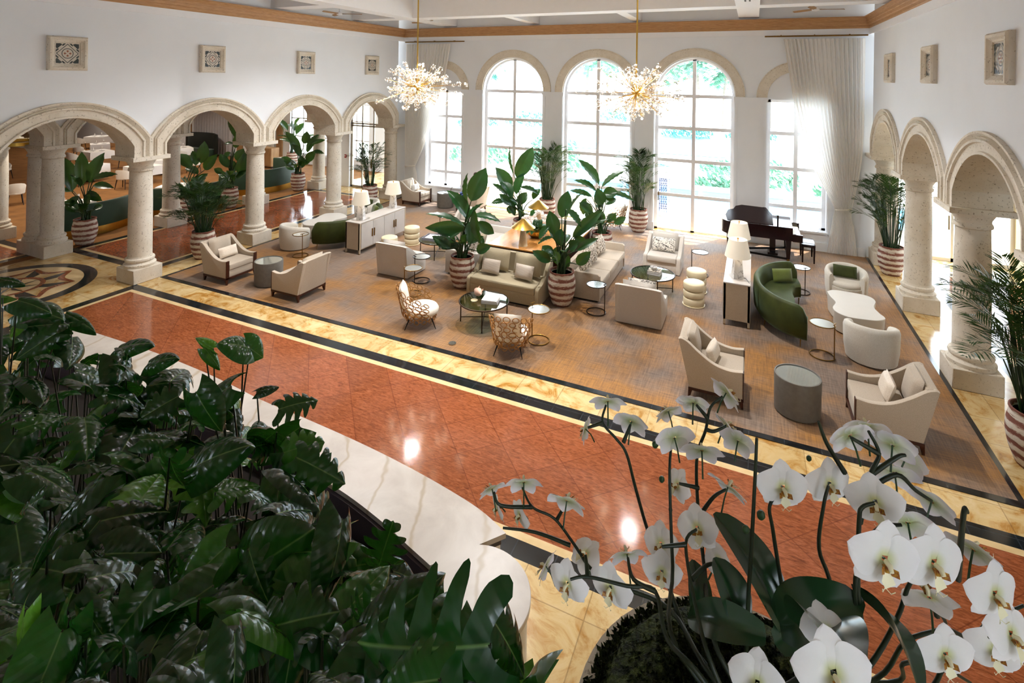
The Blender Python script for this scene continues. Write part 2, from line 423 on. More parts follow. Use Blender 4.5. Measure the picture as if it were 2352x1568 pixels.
# arcades -----------------------------------------------------------
def arc_pts(hw, z1, rise, n=22):
    r = (hw * hw + rise * rise) / (2 * rise); zc = z1 + rise - r; a = math.asin(min(1, hw / r))
    return [(r * math.sin(-a + 2 * a * i / n), zc + r * math.cos(-a + 2 * a * i / n)) for i in range(n + 1)]
def arcade(name, xf, sgn, th, ycols, ztop, mwall, mould=True):
    "xf: face plane, sgn: +1 when the face looks to +X; th: thickness"
    w = B(); md = B(); xb = xf - sgn * th
    for a, c in zip(ycols[:-1], ycols[1:]):
        yc, half = (a + c) / 2, (c - a) / 2; hw = half - .375
        arc = arc_pts(hw, 3.25, .73)
        inn = [(-hw, 2.98)] + arc + [(hw, 2.98)]
        o_arc = arc_pts(half, 3.44, .88)
        out = [(-half, 2.98)] + o_arc + [(half, 2.98)]
        for x_, flip in ((xf, sgn < 0), (xb, sgn > 0)):
            prof = [(-half, 2.98), (-hw, 2.98)]
            def quad(p, q):
                vs = [(x_, yc + p[0], p[1]), (x_, yc + q[0], q[1]), (x_, yc + q[0], ztop), (x_, yc + p[0], ztop)]
                w.add(vs, [(3, 2, 1, 0) if flip else (0, 1, 2, 3)], 0)
            quad((-half, 2.98), (-hw, 2.98)); quad((hw, 2.98), (half, 2.98))
            for p, q in zip(arc[:-1], arc[1:]): quad(p, q)
        for p, q in zip(inn[:-1], inn[1:]):
            w.add([(xf, yc + p[0], p[1]), (xf, yc + q[0], q[1]), (xb, yc + q[0], q[1]), (xb, yc + p[0], p[1])], [(0, 1, 2, 3) if sgn < 0 else (3, 2, 1, 0)], 1)
        for s_ in (-1, 1):
            w.add([(xf, yc + s_ * hw, 2.98), (xf, yc + s_ * half, 2.98), (xb, yc + s_ * half, 2.98), (xb, yc + s_ * hw, 2.98)], [(0, 1, 2, 3)], 1)
        if mould:
            FR = [(0, 0), (0, .06), (.12, .065), (.14, .03), (.50, .04), (.53, .075), (.64, .075), (.67, .035), (.77, .07), (.80, .03), (.90, .065), (1, .065), (1, 0)]
            for xs, sg in ((xf, sgn), (xb, -sgn)):
                vs, fs = [], []
                for p, q in zip(inn, out):
                    for fr, pr in FR:
                        vs.append((xs + sg * pr, yc + p[0] + (q[0] - p[0]) * fr, p[1] + (q[1] - p[1]) * fr))
                nf = len(FR)
                for i in range(len(inn) - 1):
                    for j in range(nf - 1):
                        f = (i * nf + j, i * nf + j + 1, (i + 1) * nf + j + 1, (i + 1) * nf + j)
                        fs.append(f if sg > 0 else f[::-1])
                md.add(vs, fs, 0)
    o = struct(w.obj(name, [mwall, MT['stone']], smooth=30))
    if mould: md.obj('arch_moulding', MT['stone'], o, 30)['kind'] = 'structure'
    return o
wl = arcade('wall_left', XL, 1, .62, YCL, ZC, MT['plaster'])
wr = arcade('wall_right', XR, -1, .66, YCR, ZC, MT['plaster'])
wi = arcade('wall_dining', -16.95, 1, .6, [1.5, 4.73, 7.97, 11.2, 14.45, 17.66], 4.7, MT['plaster'])
for o, xf, sgn in ((wl, XL, -1), (wr, XR, 1)):       # the stub of wall between the last pier and the back wall
    pass

# columns
def make_column(label, loc):
    t = thing('stone_column', label, 'column', loc); t['kind'] = 'structure'
    B().rbox(-.335, .335, -.335, .335, 0, .335, .012, seg=1).obj('plinth', MT['stone2'], t)
    B().lathe([(.325, .335), (.335, .37), (.335, .40), (.30, .425), (.285, .45), (.30, .47), (.31, .50), (.30, .53), (.262, .545), (.255, .58)], 40).obj('base_moulding', MT['stone'], t)
    B().lathe([(.252, .56), (.252, 1.2), (.248, 1.9), (.232, 2.62)], 40).obj('shaft', MT['stone'], t)
    cap = B().lathe([(.232, 2.60), (.262, 2.62), (.268, 2.65), (.255, 2.68), (.24, 2.70), (.245, 2.74), (.29, 2.82), (.33, 2.87), (.335, 2.885)], 40)
    cap.box(-.43, .43, -.43, .43, 2.885, 2.98)
    cap.obj('capital', MT['stone'], t)
    return t
NL = ['carved limestone column nearest the camera on the left arcade', 'stone column left of the beige armchair with white pot beside it',
      'stone column behind the white barrel chair and bronze side table', 'stone column behind the white cloud table near the glass doors', 'stone half column at the far left corner by the sheer curtain']
col0 = make_column('stone column at the left arcade beside the floor medallion, mostly out of frame', (-13.41, 4.73, 0))
for y, lb in zip(YCL[3:], NL[1:]): dup(col0, (-13.41, y, 0), 0, lb, 'columns of the left arcade')
col0['group'] = 'columns of the left arcade'
for y, lb in zip(YCR[3:], ['stone column of the right arcade just outside the frame', 'large stone column beside the beige armchair at the right edge',
                           'stone column behind the white cloud table on the right', 'stone column in the far right corner behind the potted palm']):
    dup(col0, (3.36, y, 0), 0, lb, 'columns of the right arcade')
for (x, y), lb in zip([(-17.25, 4.73), (-17.25, 7.97), (-17.95, 7.97), (-17.25, 11.2), (-17.25, 14.45), (-17.25, 17.66), (-20.2, 7.97)],
                ['stone column of the dining arcade at the left frame edge', 'front column of the coupled pair beside the potted banana plant',
                 'rear column of the coupled pair beside the potted banana plant', 'dining arcade column standing behind the leafy palm', 'dining arcade column hidden behind the hall column',
                 'dining arcade column beside the striped pot near the windows', 'stone column at the far left inside the dining room']):
    dup(col0, (x, y, 0), 0, lb, 'columns of the dining arcade')

# back wall with five windows ------------------------------------------------
WIN = [(-11.15, .80, .62, 4.42, 0), (-8.19, 1.22, .0, 4.45, 1), (-4.97, 1.22, .0, 4.45, 1), (-1.77, 1.22, .0, 4.45, 1), (1.18, .80, .56, 4.42, 0)]
def back_wall():
    b = B(); D = .46; st = B()
    def q(p, c=0): b.add(p, [(0, 1, 2, 3)], c)
    xprev = XL - .3
    def front(xa, xb, za, zb):
        q([(xa, YB, za), (xb, YB, za), (xb, YB, zb), (xa, YB, zb)]); q([(xb, YB + D, za), (xa, YB + D, za), (xa, YB + D, zb), (xb, YB + D, zb)])
    for xc, hw, zb, zs, arch in WIN:
        front(xprev, xc - hw, 0, ZC)
        n = 24 if arch else 1
        top = [(xc - hw * math.cos(PI * i / n), zs + hw * math.sin(PI * i / n)) for i in range(n + 1)] if arch else [(xc - hw, zs), (xc + hw, zs)]
        for (xa, za), (xb, zb2) in zip(top[:-1], top[1:]):
            b.add([(xa, YB, za), (xb, YB, zb2), (xb, YB, ZC), (xa, YB, ZC)], [(0, 1, 2, 3)]); b.add([(xa, YB + D, za), (xb, YB + D, zb2), (xb, YB + D, ZC), (xa, YB + D, ZC)], [(3, 2, 1, 0)])
            b.add([(xa, YB, za), (xa, YB + D, za), (xb, YB + D, zb2), (xb, YB, zb2)], [(0, 1, 2, 3)])
        if zb > 0:
            front(xc - hw, xc + hw, 0, zb)
            q([(xc - hw, YB, zb), (xc + hw, YB, zb), (xc + hw, YB + D, zb), (xc - hw, YB + D, zb)])
        q([(xc - hw, YB, zb), (xc - hw, YB + D, zb), (xc - hw, YB + D, zs), (xc - hw, YB, zs)]); q([(xc + hw, YB + D, zb), (xc + hw, YB, zb), (xc + hw, YB, zs), (xc + hw, YB + D, zs)])
        # stone archivolt
        r0, r1 = hw + (.03 if arch else 0), hw + .31; m = 36; FR = [(r0, 0), (r0, .05), (r1 - .04, .05), (r1 - .03, .07), (r1, .07), (r1, 0)]
        vs, fs = [], []
        for i in range(m + 1):
            a = PI * i / m
            for rr, pr in FR: vs.append((xc - rr * math.cos(a), YB - pr, 4.47 + rr * math.sin(a)))
        for i in range(m):
            for j in range(len(FR) - 1): fs.append((i * 6 + j, i * 6 + j + 1, (i + 1) * 6 + j + 1, (i + 1) * 6 + j))
        st.add(vs, fs)
        xprev = xc + hw
    front(xprev, XR + .3, 0, ZC)
    o = struct(b.obj('wall_back', MT['plaster'], smooth=0)); st.obj('window_arch', MT['stone'], o, 30)['kind'] = 'structure'
    pr = B()                                              # ledges and framed panels on the piers
    edges = [XL + .1] + [v for w_ in WIN for v in (w_[0] - w_[1], w_[0] + w_[1])] + [XR - .1]
    for xa, xb in zip(edges[0::2], edges[1::2]):
        if xb - xa < .3: continue
        pr.box(xa - .02, xb + .02, YB - .08, YB, 4.36, 4.47); pr.box(xa, xb, YB - .05, YB, 4.31, 4.36)
        for x0, x1, z0, z1 in ((xa + .02, xa + .10, .25, 4.31), (xb - .10, xb - .02, .25, 4.31)): pr.box(x0, x1, YB - .03, YB, z0, z1)
        pr.box(xa - .02, xb + .02, YB - .06, YB, 0, .25)
    for xc, hw, zb, zs, arch in WIN:
        if zb > 0: pr.box(xc - hw, xc + hw, YB - .05, YB, 0, .25); pr.box(xc - hw - .05, xc + hw + .05, YB - .06, YB + .05, zb - .05, zb)
    pr.obj('pier_panelling', MT['plaster'], o, 0)['kind'] = 'structure'
back_wall()
def window(i, xc, hw, zb, zs, arch):
    y0, y1 = YB + .20, YB + .25; f = B(); g = B()
    def bar(xa, xb, za, zb_): f.box(xa, xb, y0, y1, za, zb_)
    bar(xc - hw, xc - hw + .10, zb, zs); bar(xc + hw - .10, xc + hw, zb, zs)
    bar(xc - hw, xc + hw, zb, zb + (.07 if zb else .05)); bar(xc - .055, xc + .055, zb, zs + (hw - .03 if arch else 0))
    rows = [4.44, 3.38, 2.31, 1.16] if arch else [3.38, 2.31, 1.16]
    for z in rows: f.box(xc - hw + .05, xc + hw - .05, y0 + .006, y1 - .006, z - .055, z + .055)
    if not arch: bar(xc - hw, xc + hw, zs - .09, zs)
    else:
        vs, fs = [], []; m = 32
        for k in range(m + 1):
            a = PI * k / m
            for rr, yy in ((hw - .07, y0), (hw, y0), (hw, y1), (hw - .07, y1)): vs.append((xc - rr * math.cos(a), yy, zs + rr * math.sin(a)))
        for k in range(m):
            for j in range(4): fs.append((k * 4 + j, k * 4 + (j + 1) % 4, (k + 1) * 4 + (j + 1) % 4, (k + 1) * 4 + j))
        f.add(vs, fs)
    o = struct(f.obj('window_%d' % i, MT['sash'], smooth=0))
    ym = (y0 + y1) / 2
    poly = [(xc - hw, ym, zb), (xc + hw, ym, zb)] + ([(xc + hw * math.cos(PI * k / 24), ym, zs + hw * math.sin(PI * k / 24)) for k in range(25)] if arch else [(xc + hw, ym, zs), (xc - hw, ym, zs)])
    g.add(poly, [list(range(len(poly)))]); g.obj('pane', MT['pane'], o, 0)['kind'] = 'structure'
    if i == 4: B().box(xc - hw + .12, xc - hw + .15, y0 - .06, y0, .95, 1.25).obj('door_handle', MT['brassd'], o, 0)
for i, w_ in enumerate(WIN): window(i + 1, *w_)

# mouldings round the room --------------------------------------------------
def sweep(path, prof):
    "profile (inward offset, z) carried along wall corners"
    n = len(path); rings = []
    for i, (x, y) in enumerate(path):
        nrm = []
        for a, c in ((i - 1, i), (i, i + 1)):
            if a < 0 or c >= n: continue
            d = V((path[c][0] - path[a][0], path[c][1] - path[a][1])).normalized(); nrm.append(V((d.y, -d.x)))
        m = nrm[0] if len(nrm) == 1 else (nrm[0] + nrm[1]) / (1 + nrm[0].dot(nrm[1]))
        rings.append([(x + m.x * o_, y + m.y * o_, z) for o_, z in prof])
    return rings
RM = [(XL, -4), (XL, YB), (XR, YB), (XR, -4)]
b = B(); b.loft(sweep(RM, [(0, 6.53), (.05, 6.53), (.07, 6.56), (.075, 6.62), (.10, 6.64), (.12, 6.70), (.135, 6.71), (.14, 6.76), (.17, 6.80), (.21, 6.83), (.21, 6.86), (0, 6.86)]))
struct(b.obj('trim_1', MT['wood'], smooth=20))
b = B(); b.loft(sweep(RM, [(0, 6.36), (.045, 6.36), (.05, 6.40), (.05, 6.53), (0, 6.53)]))
struct(b.obj('trim_2', MT['white'], smooth=20))
# ceiling with its beams
b = B(); b.add([(-33, -5, ZC), (8, -5, ZC), (8, YB + .5, ZC), (-33, YB + .5, ZC)], [(3, 2, 1, 0)])
ceil = struct(b.obj('ceiling', MT['taupe'], smooth=0))
for x0, x1, y0, y1 in ((-11.2, -10.6, -4, YB), (-.46, .11, -4, YB), (-10.6, -.46, 15.05, 15.68), (.11, XR, 15.05, 15.68), (XL, -11.2, 14.9, 15.5), (XL, -11.2, 11.4, 12.0),
                       (XL, -11.2, 7.9, 8.5), (-10.6, -.46, 8.6, 9.2), (.11, XR, 11.4, 12.0), (-7.45, -7.15, 15.68, YB), (-3.75, -3.45, 15.68, YB)):
    B().box(x0, x1, y0, y1, 6.93, ZC).obj('beam', MT['white'], ceil, 0)['kind'] = 'structure'
# slot vent in the beam
v = thing('ceiling_vent', 'small black slotted air vent in the white ceiling beam', 'vent', (-.17, 13.9, 6.93))
B().box(-.11, .11, -.35, .35, -.006, 0).obj('frame', MT['white'], v, 0)
for s_ in (-1, 1): B().box(s_ * .05 - .02, s_ * .05 + .02, -.32, .32, -.012, -.005).obj('slot', MT['blackm'], v, 0)
# wall behind the camera and its flanks
struct(B().box(XL - .6, XR + .7, -4.3, -4, 0, ZC).obj('wall_front', MT['plaster'], smooth=0))
# ------------------------------------------------------------------ furniture makers (every seat faces +X at rz = 0)
def smooth_path(pts, n=6):
    "Catmull-Rom through 2-D or 3-D points"
    P = [V(p) for p in pts]; out = []
    for i in range(len(P) - 1):
        p0, p1, p2, p3 = P[max(i - 1, 0)], P[i], P[i + 1], P[min(i + 2, len(P) - 1)]
        for k in range(n):
            t = k / n; out.append(.5 * ((2 * p1) + (p2 - p0) * t + (2 * p0 - 5 * p1 + 4 * p2 - p3) * t * t + (3 * p1 - p0 - 3 * p2 + p3) * t ** 3))
    out.append(P[-1]); return out
def slab(b, poly, y0, y1, r=.02, mi=0, M=None):
    "rounded upholstered panel: polygon in XZ, thickness along Y"
    bm = bmesh.new(); n = len(poly)
    va = [bm.verts.new((x, y0, z)) for x, z in poly]; vb = [bm.verts.new((x, y1, z)) for x, z in poly]
    fa = bm.faces.new(va); fb = bm.faces.new(vb[::-1])
    for i in range(n): bm.faces.new((va[i], vb[i], vb[(i + 1) % n], va[(i + 1) % n]))
    bmesh.ops.recalc_face_normals(bm, faces=bm.faces[:])
    bmesh.ops.bevel(bm, geom=list(set(fa.edges) | set(fb.edges)), offset=r, segments=2, profile=.6, affect='EDGES', clamp_overlap=True)
    bm.verts.index_update()
    b.add([v.co.copy() for v in bm.verts], [[v.index for v in f.verts] for f in bm.faces], mi, M); bm.free()
    return b

def armchair(label, loc, rz, group=None):
    t = thing('armchair', label, 'armchair', loc, rz, group); W = .42
    top = smooth_path([(.41, .575), (.22, .555), (.0, .60), (-.22, .73), (-.40, .87), (-.50, .905)], 4)
    side = [(-.365, .17), (.41, .17)] + [(p.x, p.y) for p in top] + [(-.535, .89)]
    b = B()
    for s in (-1, 1): slab(b, side, s * W - (.09 if s > 0 else 0), s * W + (.09 if s < 0 else 0), .018)
    back = [(-.375, .17), (-.29, .17), (-.40, .88), (-.46, .905), (-.525, .895)]
    slab(b, back, -W + .05, W - .05, .018)
    b.rbox(-.34, .40, -W + .08, W - .08, .17, .335, .02)
    b.obj('body', MT['linen'], t)
    B().rbox(-.24, .415, -W + .092, W - .092, .335, .475, .045, seg=3, puff=.02).obj('seat_cushion', MT['linen'], t)
    B().pillow(.62, .52, .2, 0, T(-.295, 0, .44) @ rot(0, R(-11), 0) @ rot(0, 0, R(90))).obj('back_cushion', MT['linen'], t)
    fr = B()
    for s in (-1, 1): fr.box(.408, .422, s * W - (.085 if s > 0 else 0), s * W + (.085 if s < 0 else 0), .14, .565)
    fr.box(-.375, .422, -W, W, .13, .172)
    fr.obj('base_frame', MT['legwood'], t)
    for sx in (1, -1):
        for sy in (1, -1):
            x, y = (.385 if sx > 0 else -.345), sy * (W - .035); k = .02 * sx
            B().loft([[(x - .03, y - .03, .135), (x + .03, y - .03, .135), (x + .03, y + .03, .135), (x - .03, y + .03, .135)],
                      [(x - .016 + k, y - .016, .012), (x + .016 + k, y - .016, .012), (x + .016 + k, y + .016, .012), (x - .016 + k, y + .016, .012)]]).obj('leg', MT['legwood'], t, 20)
    return t
def lounge_chair(label, loc, rz, group=None):
    "skirted swivel chair with sloping arms"
    t = thing('lounge_chair', label, 'armchair', loc, rz, group); W = .465
    top = smooth_path([(.42, .40), (.38, .45), (.20, .455), (.02, .54), (-.18, .70), (-.34, .80), (-.42, .825)], 4)
    side = [(-.36, .035), (.42, .035)] + [(p.x, p.y) for p in top] + [(-.455, .815)]
    b = B()
    for s in (-1, 1): slab(b, side, s * W - (.10 if s > 0 else 0), s * W + (.10 if s < 0 else 0), .03)
    slab(b, [(-.365, .035), (-.25, .035), (-.33, .80), (-.38, .825), (-.45, .82)], -W + .03, W - .03, .03)
    b.rbox(-.30, .41, -W + .08, W - .08, .035, .30, .02)
    b.obj('body', MT['linenw'], t)
    B().rbox(-.23, .44, -W + .105, W - .105, .30, .45, .05, seg=3, puff=.03).obj('seat_cushion', MT['linenw'], t)
    B().pillow(.70, .50, .22, 0, T(-.235, 0, .41) @ rot(0, R(-8), 0) @ rot(0, 0, R(90))).obj('back_cushion', MT['linenw'], t)
    B().lathe([(.26, .012), (.26, .04)], 24).obj('swivel_base', MT['blackm'], t)
    return t
def barrel_chair(label, loc, rz, group=None):
    t = thing('barrel_chair', label, 'armchair', loc, rz, group); b = B(); rings = []
    n = 36
    for i in range(n + 1):
        u = -1 + 2 * i / n; a = PI + u * R(128)
        h = .71 - .13 * abs(u) ** 2.2; ex = max(0, abs(u) - .97) / .03
        ca, sa = math.cos(a), math.sin(a)
        ro, ri = .425, .315
        flat = .06 if abs(u) > .6 else 0
        sec = [(ro * .93, .04), (ro, .25), (ro + .01, h - .08), (ro - .01, h - .02), (ro - .045, h), (ri + .03, h - .01), (ri, h - .06), (ri, .30), (ri, .04)]
        rings.append([(r_ * ca * 1.0 + .02, r_ * sa, z) for r_, z in sec])
    b.loft(rings); b.obj('shell', MT['boucle'], t, 60)
    s = B(); s.lathe([(.0, .30), (.31, .30), (.335, .33), (.34, .38), (.31, .42), (.2, .435), (0, .44)], 28, 0, T(.03, 0, 0)); s.obj('seat_cushion', MT['boucle'], t, 60)
    B().lathe([(.33, .04), (.36, .05), (.37, .31), (0, .31)], 28, 0, T(.02, 0, 0)).obj('seat_base', MT['boucle'], t)
    B().lathe([(.30, .012), (.30, .042)], 24, 0, T(.02, 0, 0)).obj('plinth', MT['blackm'], t)
    return t
def cushion(name, label, w, h, th, m, M, group=None, cat='cushion'):
    o = B().pillow(w, h, th).obj(name, MT[m], None, 70, M); return tag(o, label, cat, group)

def settee(name, label, loc, rz, W, n, mat, straight, arms=True, group=None):
    "sofa of half-width W with n seats"
    t = thing(name, label, 'sofa', loc, rz, group); b = B(); D = .46
    if straight:
        prof = [(-D, .05), (D, .05), (D, .60), (D - .05, .64), (-.2, .64), (-D, .64)]
        top = .64
    else:
        top = .86
        tp = smooth_path([(D, .38), (D - .05, .43), (.2, .46), (.0, .56), (-.2, .74), (-.36, .86), (-D, .88)], 4)
        prof = [(-.42, .05), (D, .05)] + [(p.x, p.y) for p in tp]
    for s in (-1, 1): slab(b, prof, s * W - (.09 if s > 0 else 0), s * W + (.09 if s < 0 else 0), .025)
    slab(b, [(-.42, .05), (-.30, .05), (-.36, top), (-D, top)], -W + .03, W - .03, .025)
    b.rbox(-.36, D - .02, -W + .08, W - .08, .05, .30, .02); b.obj('body', MT[mat], t)
    sw = (2 * W - .2) / n
    for i in range(n):
        y = -W + .1 + sw * i
        B().rbox(-.29, D + .02, y + .003, y + sw - .003, .30, .46, .05, seg=3, puff=.03).obj('seat_cushion', MT[mat], t)
    B().box(-.36, D - .06, -W + .06, W - .06, .012, .05).obj('plinth', MT['blackm'], t, 0)
    return t

def sideboard(label, loc, doors):
    "0.5 deep, along Y; doors on the +X face when doors=+1"
    t = thing('sideboard', label, 'sideboard', loc); L = 2.12
    b = B(); b.box(-.245, .245, -L / 2, L / 2, .13, .855)
    for sx in (-1, 1):
        for sy in (-1, 1): b.box(sx * .25 - (.045 if sx > 0 else 0), sx * .25 + (.045 if sx < 0 else 0), sy * L / 2 - (.045 if sy > 0 else 0), sy * L / 2 + (.045 if sy < 0 else 0), .03, .855)
    b.obj('body', MT['lacqd'], t, 0)
    B().rbox(-.255, .255, -L / 2 - .005, L / 2 + .005, .855, .885, .006, seg=1).obj('top', MT['lacq'], t, 0)
    for i in range(4):
        w_ = (L - .12) / 4; y = -L / 2 + .06 + w_ * i
        d = B().box(.245 * doors, .262 * doors, y + .006, y + w_ - .006, .16, .835).obj('door', MT['lacq'], t, 0)
        yh = y + (w_ - .045 if i % 2 == 0 else .045)
        B().box(.262 * doors, .285 * doors, yh - .014, yh + .014, .40, .62).obj('handle', MT['brassd'], d, 0)
    for sx in (-1, 1):
        for sy in (-1, 1): B().box(sx * .225 - .02, sx * .225 + .02, sy * (L / 2 - .025) - .02, sy * (L / 2 - .025) + .02, .012, .03).obj('foot', MT['brassd'], t, 0)
    return t
def table_lamp(label, loc, group=None):
    t = thing('table_lamp', label, 'lamp', loc, .3, group)
    b = B(); b.loft([[(sx * a, sy * a, z) for sx, sy in ((-1, -1), (1, -1), (1, 1), (-1, 1))] for a, z in ((.10, 0), (.065, .44))]); b.obj('base', MT['marble'], t, 0)
    b = B().lathe([(.255, .44), (.18, .80)], 40); b.f.pop(); b.m.pop(); b.f.pop(); b.m.pop()
    b.obj('lamp_shade', MT['shade'], t)
    B().lathe([(.008, .43), (.008, .79), (.016, .80), (.016, .825), (0, .83)], 10).obj('finial', MT['brassd'], t)
    B().lathe([(0, .52), (.03, .54), (.04, .58), (.03, .62), (0, .64)], 12).obj('bulb', MT['bulb'], t)
    return t
def cone_lamp(label, loc):
    t = thing('cone_table_lamp', label, 'lamp', loc)
    B().lathe([(.115, 0), (.11, .02), (.05, .50)], 28).obj('base', pm('woven_raffia', 'd9c7a6', .7, var=.15, scale=40, bump=.2), t)
    b = B().lathe([(.29, .46), (.30, .455), (.04, .66), (.0, .668)], 40); b.f.pop(); b.m.pop(); b.obj('lamp_shade', MT['brass'], t)
    B().lathe([(0, .50), (.025, .52), (.03, .55), (0, .58)], 10).obj('bulb', MT['bulb'], t)
    return t
def side_table(label, loc, rz, group, mat='bronze'):
    "C-shaped drink table, pole on the -X rim"
    t = thing('drink_table', label, 'table', loc, rz, group)
    b = B(); b.tube([(.2 * math.cos(a * PI / 16), .2 * math.sin(a * PI / 16), .024) for a in range(32)], .011, 8, closed=True); b.obj('base_ring', MT[mat], t)
    B().tube([(-.2, 0, .024), (-.2, 0, .66)], .010, 8).obj('pole', MT[mat], t)
    B().tube([(-.2, -.055, .655), (-.2, .055, .655)], .009, 8).obj('grip', MT[mat], t)
    b = B(); b.tube([(.205 * math.cos(a * PI / 16), .205 * math.sin(a * PI / 16), .603) for a in range(32)], .010, 8, closed=True); b.obj('rim', MT[mat], t)
    b = B().lathe([(0, .594), (.2, .594), (.2, .604), (0, .604)], 32); b.obj('table_top', pm('antique_mirror', 'dfe3e0', .12, .7, .5, .08, 8), t)
    return t
def drum_table(label, loc, group):
    t = thing('drum_table', label, 'table', loc, 0, group)
    B().lathe([(.30, .02), (.315, .03), (.32, .55), (.316, .56), (.30, .562), (.298, .545), (0, .545)], 48).obj('body', MT['shagreen'], t)
    B().lathe([(0, .5455), (.297, .5455), (.297, .550), (0, .550)], 48).obj('glass_top', pm('pale_mirror', 'cfd6d2', .06, .8), t)
    B().lathe([(.285, .012), (.285, .025)], 32).obj('plinth', MT['blackm'], t)
    return t
def stool(label, loc, group):
    t = thing('stacked_stool', label, 'stool', loc, 0, group)
    for i, (z0, z1) in enumerate(((.03, .19), (.195, .345), (.35, .52))):
        h = z1 - z0; r = .225
        B().lathe([(0, z0), (r - .03, z0), (r - .006, z0 + .012), (r, z0 + .03), (r, z1 - .03), (r - .008, z1 - .012), (r - .035, z1), (0, z1 + (.006 if i == 2 else 0))], 36).obj('cushion_tier', MT['ivory'], t, 60)
    B().lathe([(.235, .012), (.24, .016), (.24, .03), (.2, .035)], 36).obj('base_ring', MT['ivory'], t)
    return t
def coffee_table(label, loc, r=.52, rz=.4):
    t = thing('glass_coffee_table', label, 'coffee table', loc, rz)
    B().lathe([(0, .435), (r - .01, .435), (r - .01, .447), (0, .447)], 56).obj('glass_top', MT['tglass'], t)
    b = B(); b.tube([(r * math.cos(a * PI / 28), r * math.sin(a * PI / 28), .44) for a in range(56)], .014, 8, closed=True); b.obj('rim', MT['bronze'], t)
    for k in range(4):
        a = PI / 2 * k; x, y = (r - .03) * math.cos(a), (r - .03) * math.sin(a)
        B().tube([(x, y, .012), (x, y, .435)], .012, 8).obj('leg', MT['bronze'], t)
    for k in range(2):
        a = PI / 2 * k; x, y = (r - .03) * math.cos(a), (r - .03) * math.sin(a)
        B().tube([(x, y, .10), (0, 0, .115), (-x, -y, .10)], .009, 8).obj('stretcher', MT['bronze'], t)
    return t
def ring_chair(label, loc, rz, group, seed=1):
    t = thing('rattan_ring_chair', label, 'chair', loc, rz, group); rr = random.Random(seed)
    def surf(u, v):
        "u: -1..1 round the back, v: 0 seat rim .. 1 top"
        a = PI + u * R(118); h = .22 + (.60 - .32 * abs(u) ** 1.6) * v
        rad = .33 + .09 * v + .02 * math.cos(a * 2)
        return V((rad * math.cos(a) * 1.02 - .05 * v * (1 - abs(u)), rad * math.sin(a), h))
    b = B()
    rows = 6
    for j in range(rows):
        v = (j + .5) / rows
        nn = 11
        for i in range(nn):
            u = -1 + 2 * (i + (.5 if j % 2 else 0.15)) / nn
            if u > .99: continue
            p = surf(u, v); du = (surf(u + .02, v) - surf(u - .02, v)).normalized(); dv = (surf(u, v + .02) - surf(u, v - .02)).normalized()
            ra, rb = rr.uniform(.052, .07), rr.uniform(.046, .066) * (1 - .3 * abs(u)); q = rr.uniform(0, PI)
            pts = []
            for k in range(14):
                c_, s_ = math.cos(2 * PI * k / 14), math.sin(2 * PI * k / 14)
                pts.append(p + du * (ra * c_) + dv * (rb * s_))
            b.tube(pts, .0085, 5, closed=True)
    # underside of rings up to the seat
    for j in range(2):
        for i in range(12):
            a = 2 * PI * (i + .5 * j) / 12; r0 = .31 - .03 * j; z = .22 - .06 * j
            pts = [V(((r0) * math.cos(a + .17 * math.cos(q)), r0 * math.sin(a + .17 * math.cos(q)), z + .045 * math.sin(q))) for q in [2 * PI * k / 12 for k in range(12)]]
            b.tube(pts, .0085, 5, closed=True)
    b.obj('rattan_shell', MT['rattan'], t, 60)
    B().lathe([(0, .24), (.28, .24), (.32, .27), (.33, .33), (.30, .38), (.18, .405), (0, .41)], 28, 0, T(.03, 0, 0)).obj('seat_cushion', MT['linenc'], t, 60)
    B().pillow(.52, .48, .16, 0, T(-.285, 0, .37) @ rot(0, R(-12), 0) @ rot(0, 0, R(90))).obj('back_cushion', MT['linenc'], t, 70)
    for sx in (-1, 1):
        for sy in (-1, 1): B().tube([(sx * .22, sy * .2, .20), (sx * .30, sy * .26, .018)], [.014, .007], 8).obj('leg', MT['blackm'], t)
    return t
def green_sofa(label, cx, cy, sgn, group):
    "kidney sofa bulging towards -X when sgn = +1"
    t = thing('curved_sofa', label, 'sofa', (cx, cy, 0), 0 if sgn > 0 else PI, group); n = 40; rings = []; seat = []
    for i in range(n + 1):
        u = -1 + 2 * i / n; a = PI + u * R(84)
        def at(k, z, inset=0): return (1.0 * (1 - k) * math.cos(a) + k * .55 * math.cos(a) * .9 + .0, (1.42 - k * .55) * math.sin(a), z)
        e = max(0, (abs(u) - .86) / .14); h = .80 - .20 * e ** 3; lo = .17 + .0 * e
        def P(off, z): return ((1.02 - off) * math.cos(a), (1.42 - off) * math.sin(a), z)
        rings.append([P(.07, lo), P(.02, lo + .08), P(.0, .5), P(.01, h - .05), P(.045, h), P(.09, h), P(.125, h - .05), P(.14, .45), P(.14, lo)])
        q = .70 + .10 * math.cos(PI * u)
        seat.append([P(.12, lo), P(.12, .44), P(.3, .455), P(q - .08, .45), P(q, .41), P(q, lo + .05), P(q - .04, lo)])
    B().loft(rings).obj('back', MT['velvet'], t, 60); B().loft(seat).obj('seat', MT['velvet'], t, 60)
    for u in (-.92, -.35, .35, .92):
        a = PI + u * R(84)
        for off in (.12, .62):
            x, y = (1.02 - off) * math.cos(a), (1.42 - off) * math.sin(a); B().tube([(x, y, .18), (x * 1.03, y * 1.03, .018)], [.014, .007], 8).obj('leg', MT['brassd'], t)
    return t
